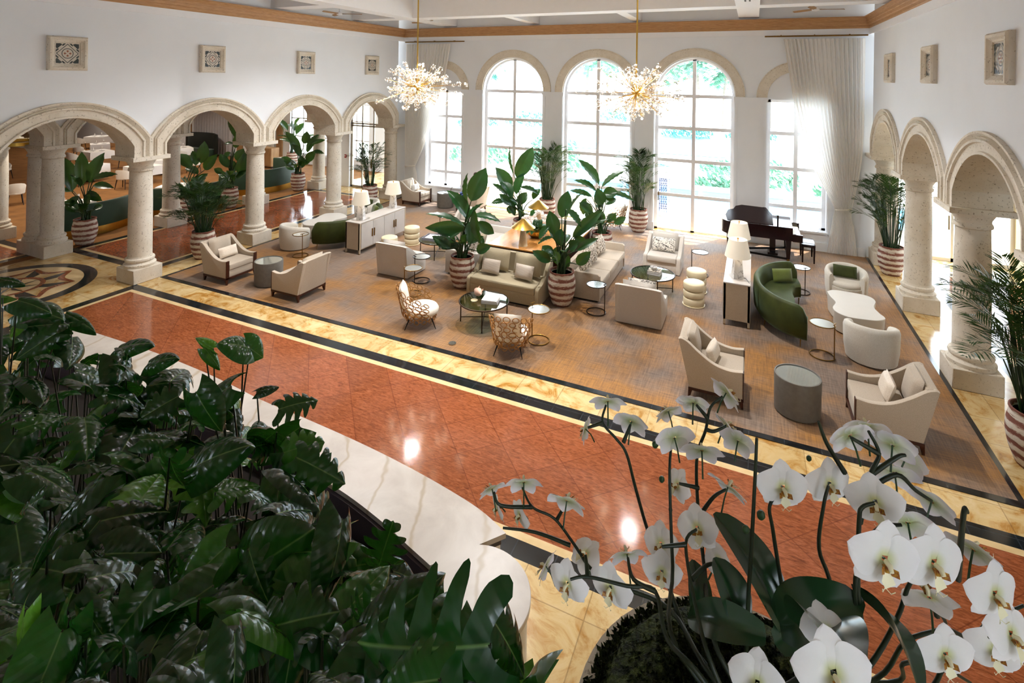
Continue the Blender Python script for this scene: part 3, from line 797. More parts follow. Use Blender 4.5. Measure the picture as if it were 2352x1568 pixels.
def cloud_table(label, pix, z=.42, group='white cloud tables'):
    pts = [plan(x, y, z) for x, y in pix]; c = sum(pts, V((0, 0, 0))) / len(pts); t = thing('cloud_table', label, 'coffee table', (c.x, c.y, 0), 0, group)
    loc = smooth_path([(p.x - c.x, p.y - c.y) for p in pts] + [(pts[0].x - c.x, pts[0].y - c.y)], 5)[:-1]
    if sum(loc[i].x * loc[(i + 1) % len(loc)].y - loc[(i + 1) % len(loc)].x * loc[i].y for i in range(len(loc))) < 0: loc = loc[::-1]
    b = B(); b.loft([[(p.x * k, p.y * k, zz) for p in loc] for k, zz in ((.95, .04), (.96, .06), (.995, z - .02), (1.0, z - .008), (.99, z))]); b.obj('body', MT['cloudw'], t, 30)
    b = B(); b.loft([[(p.x * .92, p.y * .92, zz) for p in loc] for zz in (.012, .05)]); b.obj('plinth', MT['legwood'], t, 30)
    return t

FC = .012   # carpet surface
# ---- left group by the arcade
armchair('beige armchair with champagne lumbar cushion beside the white pot at left', (-11.58, 8.98, 0), 0, 'beige wood-based armchairs')
armchair('beige armchair seen from behind, facing the dark drum table at left', (-9.33, 9.02, 0), PI, 'beige wood-based armchairs')
armchair('beige armchair by the far left window beside the sheer curtain', (-11.9, 17.33, 0), 0, 'beige wood-based armchairs')
armchair('beige armchair beyond the grey drum table, occupied by the person with crossed legs', (-9.45, 17.33, 0), PI, 'beige wood-based armchairs')
armchair('beige armchair in the right foreground seen from its side, left of the dark drum table', (-.50, 9.2, 0), 0, 'beige wood-based armchairs')
armchair('beige armchair in the right foreground facing left, right of the dark drum table', (1.77, 9.2, 0), PI, 'beige wood-based armchairs')
cushion('lumbar_cushion', 'champagne lumbar cushion on the armchair beside the white pot', .52, .26, .13, 'satin', T(-11.60, 8.98, .505) @ rot(0, R(-18), 0) @ rot(0, 0, R(90)), 'champagne cushions')
cushion('lumbar_cushion', 'champagne lumbar cushion on the armchair left of the right drum table', .52, .26, .13, 'satin', T(-.50, 9.15, .505) @ rot(0, R(-18), 0) @ rot(0, 0, R(80)), 'champagne cushions')
cushion('lumbar_cushion', 'champagne lumbar cushion on the armchair right of the right drum table', .52, .30, .13, 'satin', T(1.75, 9.2, .505) @ rot(0, R(18), 0) @ rot(0, 0, R(-90)), 'champagne cushions')
cushion('lumbar_cushion', 'pale lumbar cushion on the armchair by the far left window', .50, .26, .13, 'linenw', T(-11.92, 17.33, .505) @ rot(0, R(-18), 0) @ rot(0, 0, R(90)), 'champagne cushions')
drum_table('grey shagreen drum table between the two beige armchairs at left', (-10.42, 9.12, 0), 'drum tables')
drum_table('dark drum table with mirrored top between the two foreground armchairs at right', (.66, 9.13, 0), 'drum tables')
drum_table('small grey drum table by the far window holding a laptop', (-10.62, 17.38, 0), 'drum tables')
# ---- swivel chairs
lounge_chair('white swivel chair seen from behind, left of the front potted banana plant', (-8.07, 11.12, 0), PI / 2, 'white skirted lounge chairs')
lounge_chair('white swivel chair seen from behind, in front of the right round glass table', (-2.06, 11.18, 0), PI / 2, 'white skirted lounge chairs')
lounge_chair('white swivel chair facing us with black and white blossom cushion', (-2.10, 14.42, 0), -PI / 2, 'white skirted lounge chairs')
lounge_chair('white swivel chair half hidden behind the front left banana plant', (-8.05, 14.42, 0), -PI / 2, 'white skirted lounge chairs')
cushion('blossom_cushion', 'white cushion with black ink blossom on the chair facing us', .62, .36, .15, 'ink', T(-2.10, 14.32, .49) @ rot(R(-16), 0, 0), 'ink blossom cushions')
cushion('blossom_cushion', 'ink blossom cushion on the swivel chair with its back to us', .62, .36, .15, 'ink', T(-2.06, 11.27, .49) @ rot(R(14), 0, 0), 'ink blossom cushions')
# ---- barrel chairs and cloud tables
barrel_chair('white barrel chair with its back to us beside the bronze drink table at left', (-11.93, 11.32, 0), R(75), 'white barrel chairs')
barrel_chair('white barrel chair beyond the left cloud table', (-12.0, 14.55, 0), R(-100), 'white barrel chairs')
barrel_chair('white barrel chair with green cushion facing the right cloud table', (2.0, 14.42, 0), R(-95), 'white barrel chairs')
barrel_chair('white barrel chair with its back to us below the right cloud table', (1.98, 11.40, 0), R(85), 'white barrel chairs')
cushion('velvet_cushion', 'dark green velvet cushion on the right barrel chair', .50, .28, .14, 'velvet', T(1.98, 14.44, .455) @ rot(R(-20), 0, R(-4)))
cushion('velvet_cushion', 'green velvet cushion on the far left barrel chair', .46, .28, .14, 'velvet', T(-12.03, 14.57, .455) @ rot(R(-20), 0, R(-10)))
c7 = lambda x, y: (1752 + x / 2.613, 500 + y / 2.613)
cloud_table('white cloud shaped low table in front of the green sofa at right', [c7(*p) for p in ((385, 440), (430, 432), (560, 452), (640, 472), (677, 500), (668, 535), (700, 572), (736, 603), (690, 616), (600, 607), (510, 592), (440, 562), (420, 535), (436, 505), (405, 470))])
c5 = lambda x, y: (560 + x / 5.88, 380 + y / 5.88)
cloud_table('white cloud shaped low table behind the left white barrel chair', [c5(*p) for p in ((790, 765), (860, 733), (960, 712), (1040, 672), (1120, 645), (1250, 638), (1340, 648), (1396, 685), (1330, 712), (1230, 735), (1180, 770), (1120, 800), (1000, 808), (880, 808), (810, 795))])
# ---- green sofas, sideboards and lamps
green_sofa('olive green velvet curved sofa in front of the right sideboard', 1.06, 12.64, 1, 'green curved sofas')
green_sofa('olive green velvet curved sofa behind the left sideboard', -11.42, 12.75, -1, 'green curved sofas')
cushion('velvet_cushion', 'light green velvet cushion on the right curved sofa', .48, .30, .15, 'velvetp', T(.66, 13.42, .475) @ rot(R(-14), 0, R(28)))
cushion('velvet_cushion', 'light green cushion showing above the left sideboard', .48, .34, .15, 'velvetp', T(-11.05, 13.72, .475) @ rot(R(-14), 0, R(-35)))
sideboard('long pale sideboard with four doors and brass handles at left', (-10.10, 12.70, 0), 1)
sideboard('pale sideboard behind the green sofa at right, seen end on', (-.26, 12.75, 0), -1)
table_lamp('lit white table lamp on the near end of the left sideboard', (-10.10, 11.98, .885), 'marble table lamps')
table_lamp('lit white table lamp on the far end of the left sideboard', (-10.12, 13.48, .885), 'marble table lamps')
table_lamp('lit white table lamp on the near end of the right sideboard', (-.26, 12.06, .885), 'marble table lamps')
table_lamp('lit white table lamp on the far end of the right sideboard', (-.27, 13.50, .885), 'marble table lamps')
b = B(); b.tube(smooth_path([(-.135, 12.08, .89), (-.09, 12.03, .892), (-.06, 11.92, .89), (-.03, 11.80, .89)], 5), .004, 6)
tag(b.obj('lamp_cord', MT['blackm']), 'thin dark lamp cord trailing over the end of the right sideboard', 'cord')
# ---- stools, drink tables
for i, (x, y, lb) in enumerate([(-1.15, 12.42, 'cream stacked stool nearest the right sideboard, the front one of two'), (-1.17, 13.22, 'cream stacked stool behind another beside the right glass table'),
                                (-9.15, 13.12, 'cream stacked stool standing clear in front of the left sideboard'), (-9.13, 12.02, 'cream stacked stool peeking over the white swivel chair at left')]):
    stool(lb, (x, y, 0), 'cream stacked stools')
for px, py, rz, lb, m in [(690, 588, 2.6, 'bronze drink table beside the left white barrel chair', 'brassd'), (968, 646, 1.2, 'drink table between the left swivel chair and the front banana plant', 'bronze'),
                       (1237, 783, -.5, 'drink table in front of the loveseat beside a rattan chair', 'brassd'), (1369, 718, 2.9, 'drink table right of the front right potted plant', 'bronze'),
                       (1607, 633, .3, 'drink table beside the chair with the blossom cushion', 'bronze'), (1838, 672, 2.0, 'drink table behind the far end of the green sofa', 'bronze'),
                       (1888, 818, 2.7, 'drink table at the near end of the green sofa', 'brassd'), (948, 676, .9, 'drink table behind the left rattan ring chair', 'brassd'), (1020, 540, 1.4, 'thin drink table behind the front left banana plant', 'bronze')]:
    p = plan(px, py); side_table(lb, (p.x, p.y, 0), rz, 'round drink tables', m)
# ---- rattan chairs and glass tables
ring_chair('rattan ring chair at left of the front glass table', (-6.02, 8.98, 0), R(32), 'rattan ring chairs', 1)
ring_chair('rattan ring chair with its back to us in front of the front glass table', (-3.98, 8.86, 0), R(105), 'rattan ring chairs', 2)
ring_chair('rattan ring chair by the far windows behind the banana plant', (-4.22, 17.5, 0), R(190), 'rattan ring chairs', 3)
coffee_table('round glass coffee table in front of the loveseat', (-4.93, 9.62, 0), .50)
coffee_table('round glass coffee table in front of the chair with the blossom cushion', (-2.10, 12.72, 0), .50)
coffee_table('round glass coffee table with a tray, behind the front left banana plant', (-7.95, 12.62, 0), .50)
coffee_table('round glass coffee table half hidden by plants near the far loveseat', (-4.9, 16.9, 0), .46)
# ---- centre block: console with a sofa on each side
t = thing('centre_console', 'large square maple console table between the back to back sofas', 'table', (-5.02, 13.05, 0))
B().rbox(-.98, .98, -1.22, 1.35, .78, .82, .008, seg=1).obj('table_top', MT['maple'], t, 0)
B().box(-.93, .93, -1.17, 1.30, .06, .78).obj('body', MT['legwood'], t, 0)
settee('loveseat', 'sand coloured loveseat facing us with four cushions', (-5.02, 11.08, 0), -PI / 2, .88, 1, 'sand', False, group='sofas round the console')
settee('sofa', 'three seat white sofa facing right with patterned cushions', (-3.50, 12.78, 0), 0, 1.26, 3, 'linen', True, group='sofas round the console')
settee('sofa', 'white sofa facing left behind the front left banana plant', (-6.56, 12.78, 0), PI, 1.26, 3, 'linenw', True, group='sofas round the console')
settee('loveseat', 'white loveseat facing the windows behind the console', (-5.02, 15.15, 0), PI / 2, .88, 1, 'linenw', False, group='sofas round the console')
for x, rz_ in ((-5.42, .03), (-4.62, -.05)):
    cushion('back_cushion', 'large sand back cushion at the %s of the loveseat' % ('left' if x < -5 else 'right'), .72, .50, .22, 'sand', T(x, 11.10, .50) @ rot(R(-16), 0, rz_), 'loveseat back cushions')
    cushion('striped_cushion', 'ribbed taupe cushion at the %s of the loveseat' % ('left' if x < -5 else 'right'), .48, .33, .15, 'stripe', T(x + (.0 if x < -5 else .02), 10.84, .505) @ rot(R(-20), 0, rz_ - .05), 'loveseat ribbed cushions')
for y, lb in ((12.05, 'spotted cushion at the near end of the white sofa'), (12.55, 'spotted cushion in the middle of the white sofa'), (13.35, 'spotted cushion at the far end of the white sofa')):
    cushion('spotted_cushion', lb, .50, .46, .17, 'spots', T(-3.50, y, .50) @ rot(0, R(-14), 0) @ rot(0, 0, R(90 - 14)), 'spotted cushions')
cushion('fur_cushion', 'brown mottled cushion on the left sofa beside the front left pot', .48, .44, .17, 'spots', T(-6.50, 11.95, .50) @ rot(0, R(14), 0) @ rot(0, 0, R(-75)))
cushion('plain_cushion', 'taupe cushion leaning on the left sofa behind the loveseat', .46, .42, .17, 'sand', T(-6.50, 12.42, .50) @ rot(0, R(14), 0) @ rot(0, 0, R(-80)))
cone_lamp('gold cone lamp on the near edge of the maple console', (-5.15, 12.12, .82))
cone_lamp('gold cone lamp on the far side of the maple console', (-5.55, 14.15, .82))
# bowl of greenery
t = thing('planter_bowl', 'gold bowl planted with green leaves on the console', 'planter', (-5.12, 12.92, .82))
B().lathe([(.06, 0), (.14, .01), (.24, .10), (.285, .20), (.27, .20), (.22, .10), (0, .06)], 32).obj('bowl', MT['brass'], t)
bowl_root = t
# crystal ornaments
def crystal_cloud(label, loc, r, n, seed):
    rr = random.Random(seed); t = thing('crystal_ornament', label, 'ornament', loc); b = B()
    B().lathe([(.09, 0), (.09, .015), (.012, .02), (.012, r + .06)], 16).obj('stand', MT['brass'], t)
    for i in range(n):
        a = rr.uniform(0, 2 * PI); q = r + rr.uniform(-.05, .04); c = V((q * math.cos(a), rr.uniform(-.06, .06), r + .12 + q * math.sin(a)))
        s = rr.uniform(.035, .06); M_ = Mx.Translation(c) @ rot(rr.uniform(0, 6), rr.uniform(0, 6), rr.uniform(0, 6))
        b.lathe([(0, -s), (s * .8, -s * .3), (s * .8, s * .3), (0, s)], 6, 0, M_)
    b.obj('crystals', MT['crystal'], t, 0); return t
crystal_cloud('ring of clear crystals on a brass stand on the console', (-5.35, 13.75, .82), .17, 46, 3)
crystal_cloud('smaller cluster of clear crystals on the console beside the far lamp', (-5.62, 13.45, .82), .10, 30, 4)
# things on the glass tables
def book(label, loc, rz, w, d, h, m, group=None):
    t = thing('book', label, 'book', loc, rz, group)
    B().box(-w / 2 + .004, w / 2 - .004, -d / 2 + .004, d / 2 - .004, .003, h - .003).obj('pages', MT['paper'], t, 0)
    b = B(); b.box(-w / 2, w / 2, -d / 2, d / 2, 0, .003); b.box(-w / 2, w / 2, -d / 2, d / 2, h - .003, h); b.box(-w / 2, -w / 2 + .004, -d / 2, d / 2, 0, h); b.obj('cover', MT[m], t, 0); return t
GT = .448
book('grey covered book on the front glass table, bottom of the stack', (-4.78, 9.62, GT), .25, .34, .28, .04, 'coverg', 'books on the front glass table')
book('pale covered book lying on top of the grey book', (-4.78, 9.62, GT + .041), .2, .32, .27, .03, 'paper', 'books on the front glass table')
book('violet grey book on the right glass table, bottom of two', (-2.05, 12.70, GT), -.1, .30, .24, .05, 'coverg', 'books on the right glass table')
book('mottled book on the right glass table under the bowl', (-2.05, 12.70, GT + .051), -.05, .29, .23, .04, 'spots', 'books on the right glass table')
def bowl(name, label, loc, r, h, m): 
    o = B().lathe([(r * .35, 0), (r * .8, h * .35), (r, h), (r * .92, h), (r * .7, h * .4), (0, h * .2)], 24).obj(name, MT[m], None, 50, T(*loc)); return tag(o, label, 'bowl')
bowl('small_bowl', 'small pale bowl on top of the books on the right glass table', (-2.07, 12.70, GT + .091), .085, .07, 'marble')
bowl('small_bowl', 'small yellowish dish on the front glass table', (-5.06, 9.44, GT), .07, .05, 'ivory')
b = B()                                                             # conch shell
sp = [((.12 - .018 * i) * math.cos(i * 1.0) , (.10 - .015 * i) * math.sin(i * 1.0), .05 + .0 * i) for i in range(7)]
b.lathe([(0, -.16), (.05, -.10), (.085, 0), (.07, .06), (.03, .11), (0, .15)], 18, 0, T(0, 0, .08) @ rot(R(90), 0, 0))
for k in range(7): b.lathe([(0, 0), (.018, .01), (0, .05)], 6, 0, T(.06 * math.cos(k), .10 - .03 * k, .12) @ rot(R(20 * math.sin(k)), R(25), 0))
tag(b.obj('conch_shell', MT['shell'], None, 50, T(-5.12, 9.72, GT + .02) @ rot(0, 0, .9)), 'pink conch shell on the front glass table', 'shell')
t = thing('tray', 'grey lacquered tray on the left glass table', 'tray', (-8.0, 12.60, GT), .12)
B().box(-.32, .32, -.22, .22, 0, .012).obj('base', MT['coverg'], t, 0)
b = B()
for x0, x1, y0, y1 in ((-.32, .32, -.22, -.205), (-.32, .32, .205, .22), (-.32, -.305, -.205, .205), (.305, .32, -.205, .205)): b.box(x0, x1, y0, y1, .012, .07)
b.obj('side', MT['coverg'], t, 0)
book('large white book lying in the grey tray', (-8.10, 12.60, GT + .0125), .12, .32, .34, .05, 'paper')
bowl('small_bowl', 'round pale bowl in the grey tray', (-7.80, 12.58, GT + .0125), .09, .06, 'marble')
o = B().lathe([(0, 0), (.07, .003), (.07, .012), (0, .014)], 24).obj('floor_outlet', MT['silver'], None, 40, T(*plan(1039, 790)) ); tag(o, 'small round metal floor outlet set in the carpet', 'floor outlet')
o.location.z = .012
# ---- piano and bench
def piano():
    t = thing('grand_piano', 'dark mahogany grand piano with raised lid by the right window', 'piano', (.02, 17.0, 0))
    out = [(1.0, -.62), (1.0, .72), (.45, .74), (.1, .66), (-.2, .52), (-.45, .34), (-.66, .14), (-.80, -.1), (-.82, -.38), (-.68, -.60), (-.6, -.62)]
    pl = [(p.x, p.y) for p in smooth_path(out + [out[0]], 4)[:-1]]
    pl = [(1.0, -.62), (1.0, .72)] + [(p.x, p.y) for p in smooth_path(out[2:], 5)]
    B().prism(pl, .62, .98).obj('case', MT['mahogany'], t, 30)
    k = B(); k.box(1.0, 1.22, -.62, .72, .62, .70); k.box(1.0, 1.24, -.66, -.60, .62, .82); k.box(1.0, 1.24, .70, .76, .62, .82); k.obj('key_bed', MT['mahogany'], t, 0)
    B().box(1.02, 1.20, -.59, .69, .70, .72).obj('keys', MT['ivory'], t, 0)
    hinge = T(0, -.60, .985) @ rot(R(24), 0, 0)
    B().prism([(.52, 0), (.50, .45), (.34, .76), (-.30, .78), (-.46, .70), (-.52, .55), (-.66, .48), (-.72, .25), (-.66, 0)], 0, .022, 0, hinge).obj('lid', MT['mahogany'], t, 30)
    B().prism([(.52, .0), (.50, .45), (.34, .76), (.26, .76), (.42, .44), (.44, 0)], .0225, .03, 0, hinge).obj('lid_flap', MT['mahogany'], t, 30); B().tube([(.2, .40, .98), (.2, .09, 1.28)], .012, 8).obj('lid_prop', MT['brassd'], t)
    B().box(.62, .66, -.4, .5, .98, 1.24, 0).obj('music_desk', MT['mahogany'], t, 0)
    for x, y in ((.9, -.5), (.9, .6), (-.62, -.25)):
        l = B(); l.loft([[(x + sx * a, y + sy * a, z) for sx, sy in ((-1, -1), (1, -1), (1, 1), (-1, 1))] for a, z in ((.07, .62), (.045, .10))]); o = l.obj('leg', MT['mahogany'], t, 0)
        B().lathe([(0, .012), (.04, .03), (.04, .08), (.02, .1), (0, .1)], 12, 0, T(x, y, 0)).obj('caster', MT['brassd'], o)
    b = B(); b.box(.45, .60, -.06, .06, .10, .62); b.box(.40, .66, -.16, .16, .05, .11); b.obj('pedal_lyre', MT['mahogany'], t, 0)
    b = B(); b.tube([(.9, -.5, .09), (-.62, -.25, .09)], .03, 6); b.tube([(.9, .6, .09), (-.62, -.25, .09)], .03, 6); b.tube([(.9, -.5, .09), (.9, .6, .09)], .03, 6); b.obj('dolly', MT['blackm'], t)
    t = thing('piano_bench', 'dark wooden piano bench at the keyboard end of the piano', 'bench', (1.42, 16.98, 0))
    B().rbox(-.17, .17, -.36, .36, .44, .52, .015).obj('seat', MT['mahogany'], t)
    for sx in (-1, 1):
        for sy in (-1, 1): B().loft([[(sx * .14 + a * k, sy * .32 + a * l, z) for k, l in ((-1, -1), (1, -1), (1, 1), (-1, 1))] for a, z in ((.028, .44), (.018, .012))]).obj('leg', MT['mahogany'], t, 0)
piano()
# ---- laptop
t = thing('laptop', 'open laptop on the small grey drum table by the window', 'laptop', (-10.55, 17.38, .552), R(200))
B().rbox(-.12, .12, -.17, .17, 0, .016, .004, seg=1).obj('keyboard', MT['silver'], t, 0)
s_ = B().rbox(-.006, .006, -.17, .17, 0, .23, .003, seg=1, M=T(-.12, 0, .014) @ rot(0, R(-18), 0)).obj('screen', MT['silver'], t, 0)
B().box(.0065, .0075, -.155, .155, .015, .215, 0, T(-.12, 0, .014) @ rot(0, R(-18), 0)).obj('display', pm('display_blue', '3c5e9e', .2), s_, 0)
# ---- chandeliers
def chandelier(label, loc, seed, first=None):
    rr = random.Random(seed); t = thing('starburst_chandelier', label, 'chandelier', loc, 0, 'crystal starburst chandeliers')
    h = ZC - loc[2] - (ZC - 6.93 if False else 0)
    B().tube([(0, 0, 0), (0, 0, h)], .018, 10).obj('rod', MT['brass'], t); B().lathe([(0, h - .05), (.07, h - .04), (.08, h), (0, h)], 20).obj('canopy', MT['brass'], t)
    B().lathe([(0, -.09), (.06, -.07), (.09, 0), (.06, .07), (0, .09)], 20).obj('hub', MT['brass'], t)
    spoke = {}
    cl = B()
    for i in range(14):
        d = V((rr.gauss(0, 1), rr.gauss(0, 1), rr.gauss(0, 1))).normalized(); c = d * .05; s = rr.uniform(.009, .016)
        cl.lathe([(0, -s), (s, -s * .4), (s, s * .4), (0, s)], 5, 0, Mx.Translation(c) @ rot(rr.uniform(0, 6), rr.uniform(0, 6), 0)); cl.tube([(0, 0, 0), c], .002, 4, 1)
    cme = cl.mesh('crystal_cluster', [MT['crystal'], MT['brassd']], 0)
    bme = B().lathe([(0, -.022), (.016, -.016), (.022, 0), (.016, .016), (0, .022)], 12).mesh('bulb', MT['bulb'])
    ga = PI * (3 - 5 ** .5); n = 96
    for i in range(n):
        z = 1 - 2 * (i + .5) / n; a = ga * i + rr.uniform(-.2, .2); q = math.sqrt(1 - z * z); d = V((q * math.cos(a), q * math.sin(a), z)); d = (d + V((rr.gauss(0, .08), rr.gauss(0, .08), rr.gauss(0, .08)))).normalized()
        env = 1 / math.sqrt((d.x ** 2 + d.y ** 2) / 1.22 ** 2 + d.z ** 2 / .60 ** 2); L = env * rr.choice([.50, .58, .66, .74, .84, .95, 1.05])
        arm = B(); arm.tube([d * .06, d * L], [.006, .004], 5); o = arm.obj('arm', MT['brass'], t)
        bulb = i % 3 == 0
        if bulb: link('bulb', bme, o, Mx.Translation(d * (L + .02)))
        for k in range(2):
            f = L if not bulb and k == 0 else L * rr.uniform(.6, .95)
            link('crystal_cluster', cme, o, Mx.Translation(d * f) @ rot(rr.uniform(0, 6), rr.uniform(0, 6), rr.uniform(0, 6)) @ Mx.Scale(rr.uniform(.9, 1.3), 4))
    return t
chandelier('crystal starburst chandelier hanging at left before the curtained window', (-7.93, 11.5, 4.68), 5)
chandelier('crystal starburst chandelier hanging between the middle and right windows', (-2.30, 11.5, 4.68), 6)
for x, y, lb in ((-7.93, 11.5, 'warm_glow'), (-2.30, 11.5, 'warm_glow')): pass
# ---- ceiling fans
for x, y, rz, lb in ((-12.3, 13.4, .5, 'wooden blade ceiling fan above the left arcade near the camera'), (-11.0, 16.7, 1.2, 'wooden blade ceiling fan in the far left coffer'), (1.5, 16.6, .25, 'wooden blade ceiling fan in the far right coffer')):
    t = thing('ceiling_fan', lb, 'ceiling fan', (x, y, 6.95), rz, 'ceiling fans')
    B().tube([(0, 0, .05), (0, 0, ZC - 6.95)], .015, 8).obj('rod', MT['white'], t); B().lathe([(0, -.05), (.09, -.03), (.10, .04), (0, .07)], 18).obj('motor', MT['white'], t)
    for k in range(3):
        M_ = rot(0, 0, 2 * PI * k / 3); bl = B().loft([[(x_, -w_, -.012), (x_, w_, .012), (x_, w_, .022), (x_, -w_, -.002)] for x_, w_ in ((.09, .04), (.3, .075), (.65, .065), (.72, .03))], 0, M_); bl.obj('blade', MT['dinwood'], t, 30)
# ---- wall tiles in stone frames
def wall_tile(label, x, y, sgn, group):
    t = thing('tile_frame', label, 'wall tile', (x, y, 5.34), 0 if sgn > 0 else PI, group)
    pr = [(.355, 0), (.355, .07), (.33, .10), (.29, .10), (.25, .055), (.235, .05), (.225, .03)]
    b = B(); b.loft([[(d, sy * s, sz * s) for sy, sz in ((-1, -1), (1, -1), (1, 1), (-1, 1))] for s, d in pr], caps=False); b.obj('frame', MT['stone'], t, 30)
    b = B(); S_ = .235
    def q(pts, mi, d): b.add([(d, p[0] * S_, p[1] * S_) for p in pts], [list(range(len(pts)))], mi)
    q([(-1, -1), (1, -1), (1, 1), (-1, 1)], 0, .028)
    for k in range(4):                                   # dark corner leaves
        c_, s_ = math.cos(PI / 2 * k), math.sin(PI / 2 * k); r_ = lambda x_, y_: (x_ * c_ - y_ * s_, x_ * s_ + y_ * c_)
        q([r_(*p) for p in ((.86, .86), (.55, .88), (.40, .80), (.52, .66), (.60, .60), (.66, .52), (.80, .40), (.88, .55))], 1, .034)
        q([r_(*p) for p in ((.30, .88), (.12, .88), (.34, .66), (.44, .70))], 1, .034); q([r_(*p) for p in ((.88, .30), (.70, .44), (.66, .34), (.88, .12))], 1, .034)
        a0, a1 = (.86, 0), (0, .86); q([r_(*a0), r_(*a1), r_(0, .79), r_(.79, 0)], 1, .036)
        q([r_(*p) for p in ((.08, .0), (.22, -.10), (.30, 0), (.22, .10))], 2, .038)
    vs, fs = [], []
    for i in range(40):
        a = 2 * PI * i / 40
        for rr_ in (.40, .455): vs.append((.037, rr_ * S_ * math.cos(a), rr_ * S_ * math.sin(a)))
    b.add(vs, [(2 * i, 2 * i + 1, (2 * i + 3) % 80, (2 * i + 2) % 80) for i in range(40)], 1)
    b.obj('tile', [pm('tile_glaze', 'd9d0c2', .3), pm('tile_dark', '1f2a2a', .3), pm('tile_rust', '9a5a3a', .35)], t, 0)
    return t
for i, (y, lb) in enumerate([(6.26, 'square patterned tile in stone frame, first on the left wall above the wide arch'), (9.53, 'square patterned tile in stone frame, second along the left wall'),
                             (12.76, 'square patterned tile in stone frame, third along the left wall'), (16.0, 'square patterned tile in stone frame beside the left chandelier')]): wall_tile(lb, XL, y, 1, 'framed wall tiles')
for y, lb in ((9.18, 'square patterned tile in stone frame at the right edge of the photo'), (12.34, 'square patterned tile in stone frame, middle of the right wall'), (15.53, 'square patterned tile in stone frame nearest the right curtain')): wall_tile(lb, XR, y, -1, 'framed wall tiles')
# ---- curtains
def curtain(label, z1, xl, xr, folds, rodx, seed):
    t = thing('sheer_curtain', label, 'curtain', (0, 0, 0), 0, 'sheer curtains'); ph = random.Random(seed).uniform(0, 6)
    def P(u, v):
        z = (z1 - .03) * (1 - v) + .015; x0, x1 = xl(z), xr(z); x = x0 + (x1 - x0) * u
        amp = min(.075, .30 * (x1 - x0) / folds * 1.2) + .01; return (x, YB - .14 + amp * math.sin(2 * PI * folds * u + ph + .8 * math.sin(5 * u)) * (.75 + .25 * math.sin(9 * u + 3 * v)), z)
    B().grid(P, 260, 46).obj('fabric', MT['sheer'], t, 80)
    zt = 1.32; xa, xb = xl(zt), xr(zt); xm, w_ = (xa + xb) / 2, (xb - xa) / 2
    B().tube([(xm + (w_ - .02) * math.cos(a * PI / 12), YB - .14 + .10 * math.sin(a * PI / 12), zt + .03 * math.cos(a * PI / 12)) for a in range(24)], .018, 6, closed=True).obj('tieback', MT['linenc'], t)
    r_ = thing('curtain_rod', label.replace('sheer white curtain', 'slim bronze rod above the curtain'), 'curtain rod', (0, 0, 0), 0, 'curtain rods')
    B().tube([(rodx[0], YB - .14, 6.33), (rodx[1], YB - .14, 6.33)], .022, 8).obj('pole', MT['brassd'], r_)
    for k in range(3): x = rodx[0] + (rodx[1] - rodx[0]) * (k + .5) / 3; B().box(x - .012, x + .012, YB - .16, YB, 6.35, 6.37).obj('bracket', MT['brassd'], r_, 0)
def lerp_tab(tab):
    def f(z):
        for (z0, x0), (z1_, x1) in zip(tab[:-1], tab[1:]):
            if z1_ <= z <= z0:
                k = (z - z1_) / (z0 - z1_); return x1 + (x0 - x1) * k
        return tab[-1][1] if z < tab[-1][0] else tab[0][1]
    return f
sl = lambda tab: lerp_tab([(p.y, p.x) for p in smooth_path([(x, z) for z, x in tab], 8)])
curtain('sheer white curtain tied back at the far left window', 6.26, sl([(6.3, -12.93), (3, -12.93), (1.3, -12.90), (0, -12.9)]), sl([(6.3, -10.80), (5.2, -11.0), (4.2, -11.3), (3.2, -11.62), (2.2, -11.98), (1.5, -12.3), (1.3, -12.38), (1.0, -12.3), (0, -12.2)]), 17, (-12.95, -10.2), 1)
curtain('sheer white curtain tied back at the right window', 6.26, sl([(6.3, .78), (5.4, .92), (4.4, 1.08), (3.4, 1.3), (2.5, 1.6), (1.8, 1.95), (1.4, 2.14), (1.28, 2.18), (1.0, 2.12), (0, 2.0)]), sl([(6.3, 2.86), (3, 2.84), (1.3, 2.60), (0.8, 2.66), (0, 2.74)]), 19, (.28, 2.93), 2)
# ------------------------------------------------------------------ dining room, side halls
def pierced(name, xa, xb, y, D, ops, ztop, mat, flip=False):
    "wall along X with arched or square openings (xc, hw, z0, zspring, arch)"
    b = B()
    def front(a, c, z0, z1):
        if c - a < 1e-4 or z1 - z0 < 1e-4: return
        b.add([(a, y, z0), (c, y, z0), (c, y, z1), (a, y, z1)], [(0, 1, 2, 3)]); b.add([(a, y + D, z0), (c, y + D, z0), (c, y + D, z1), (a, y + D, z1)], [(3, 2, 1, 0)])
    x = xa
    for xc, hw, z0, zs, arch in ops:
        front(x, xc - hw, 0, ztop); n = 20 if arch else 1
        top = [(xc - hw * math.cos(PI * i / n), zs + hw * arch * math.sin(PI * i / n)) for i in range(n + 1)] if arch else [(xc - hw, zs), (xc + hw, zs)]
        for (p, pz), (q, qz) in zip(top[:-1], top[1:]):
            for yy in (y, y + D): b.add([(p, yy, pz), (q, yy, qz), (q, yy, ztop), (p, yy, ztop)], [(0, 1, 2, 3)])
            b.add([(p, y, pz), (p, y + D, pz), (q, y + D, qz), (q, y, qz)], [(0, 1, 2, 3)])
        front(xc - hw, xc + hw, 0, z0)
        for s in (-1, 1): b.add([(xc + s * hw, y, z0), (xc + s * hw, y + D, z0), (xc + s * hw, y + D, zs), (xc + s * hw, y, zs)], [(0, 1, 2, 3)])
        if z0 > 0: b.add([(xc - hw, y, z0), (xc + hw, y, z0), (xc + hw, y + D, z0), (xc - hw, y + D, z0)], [(0, 1, 2, 3)])
        x = xc + hw
    front(x, xb, 0, ztop); return struct(b.obj(name, mat, smooth=0))
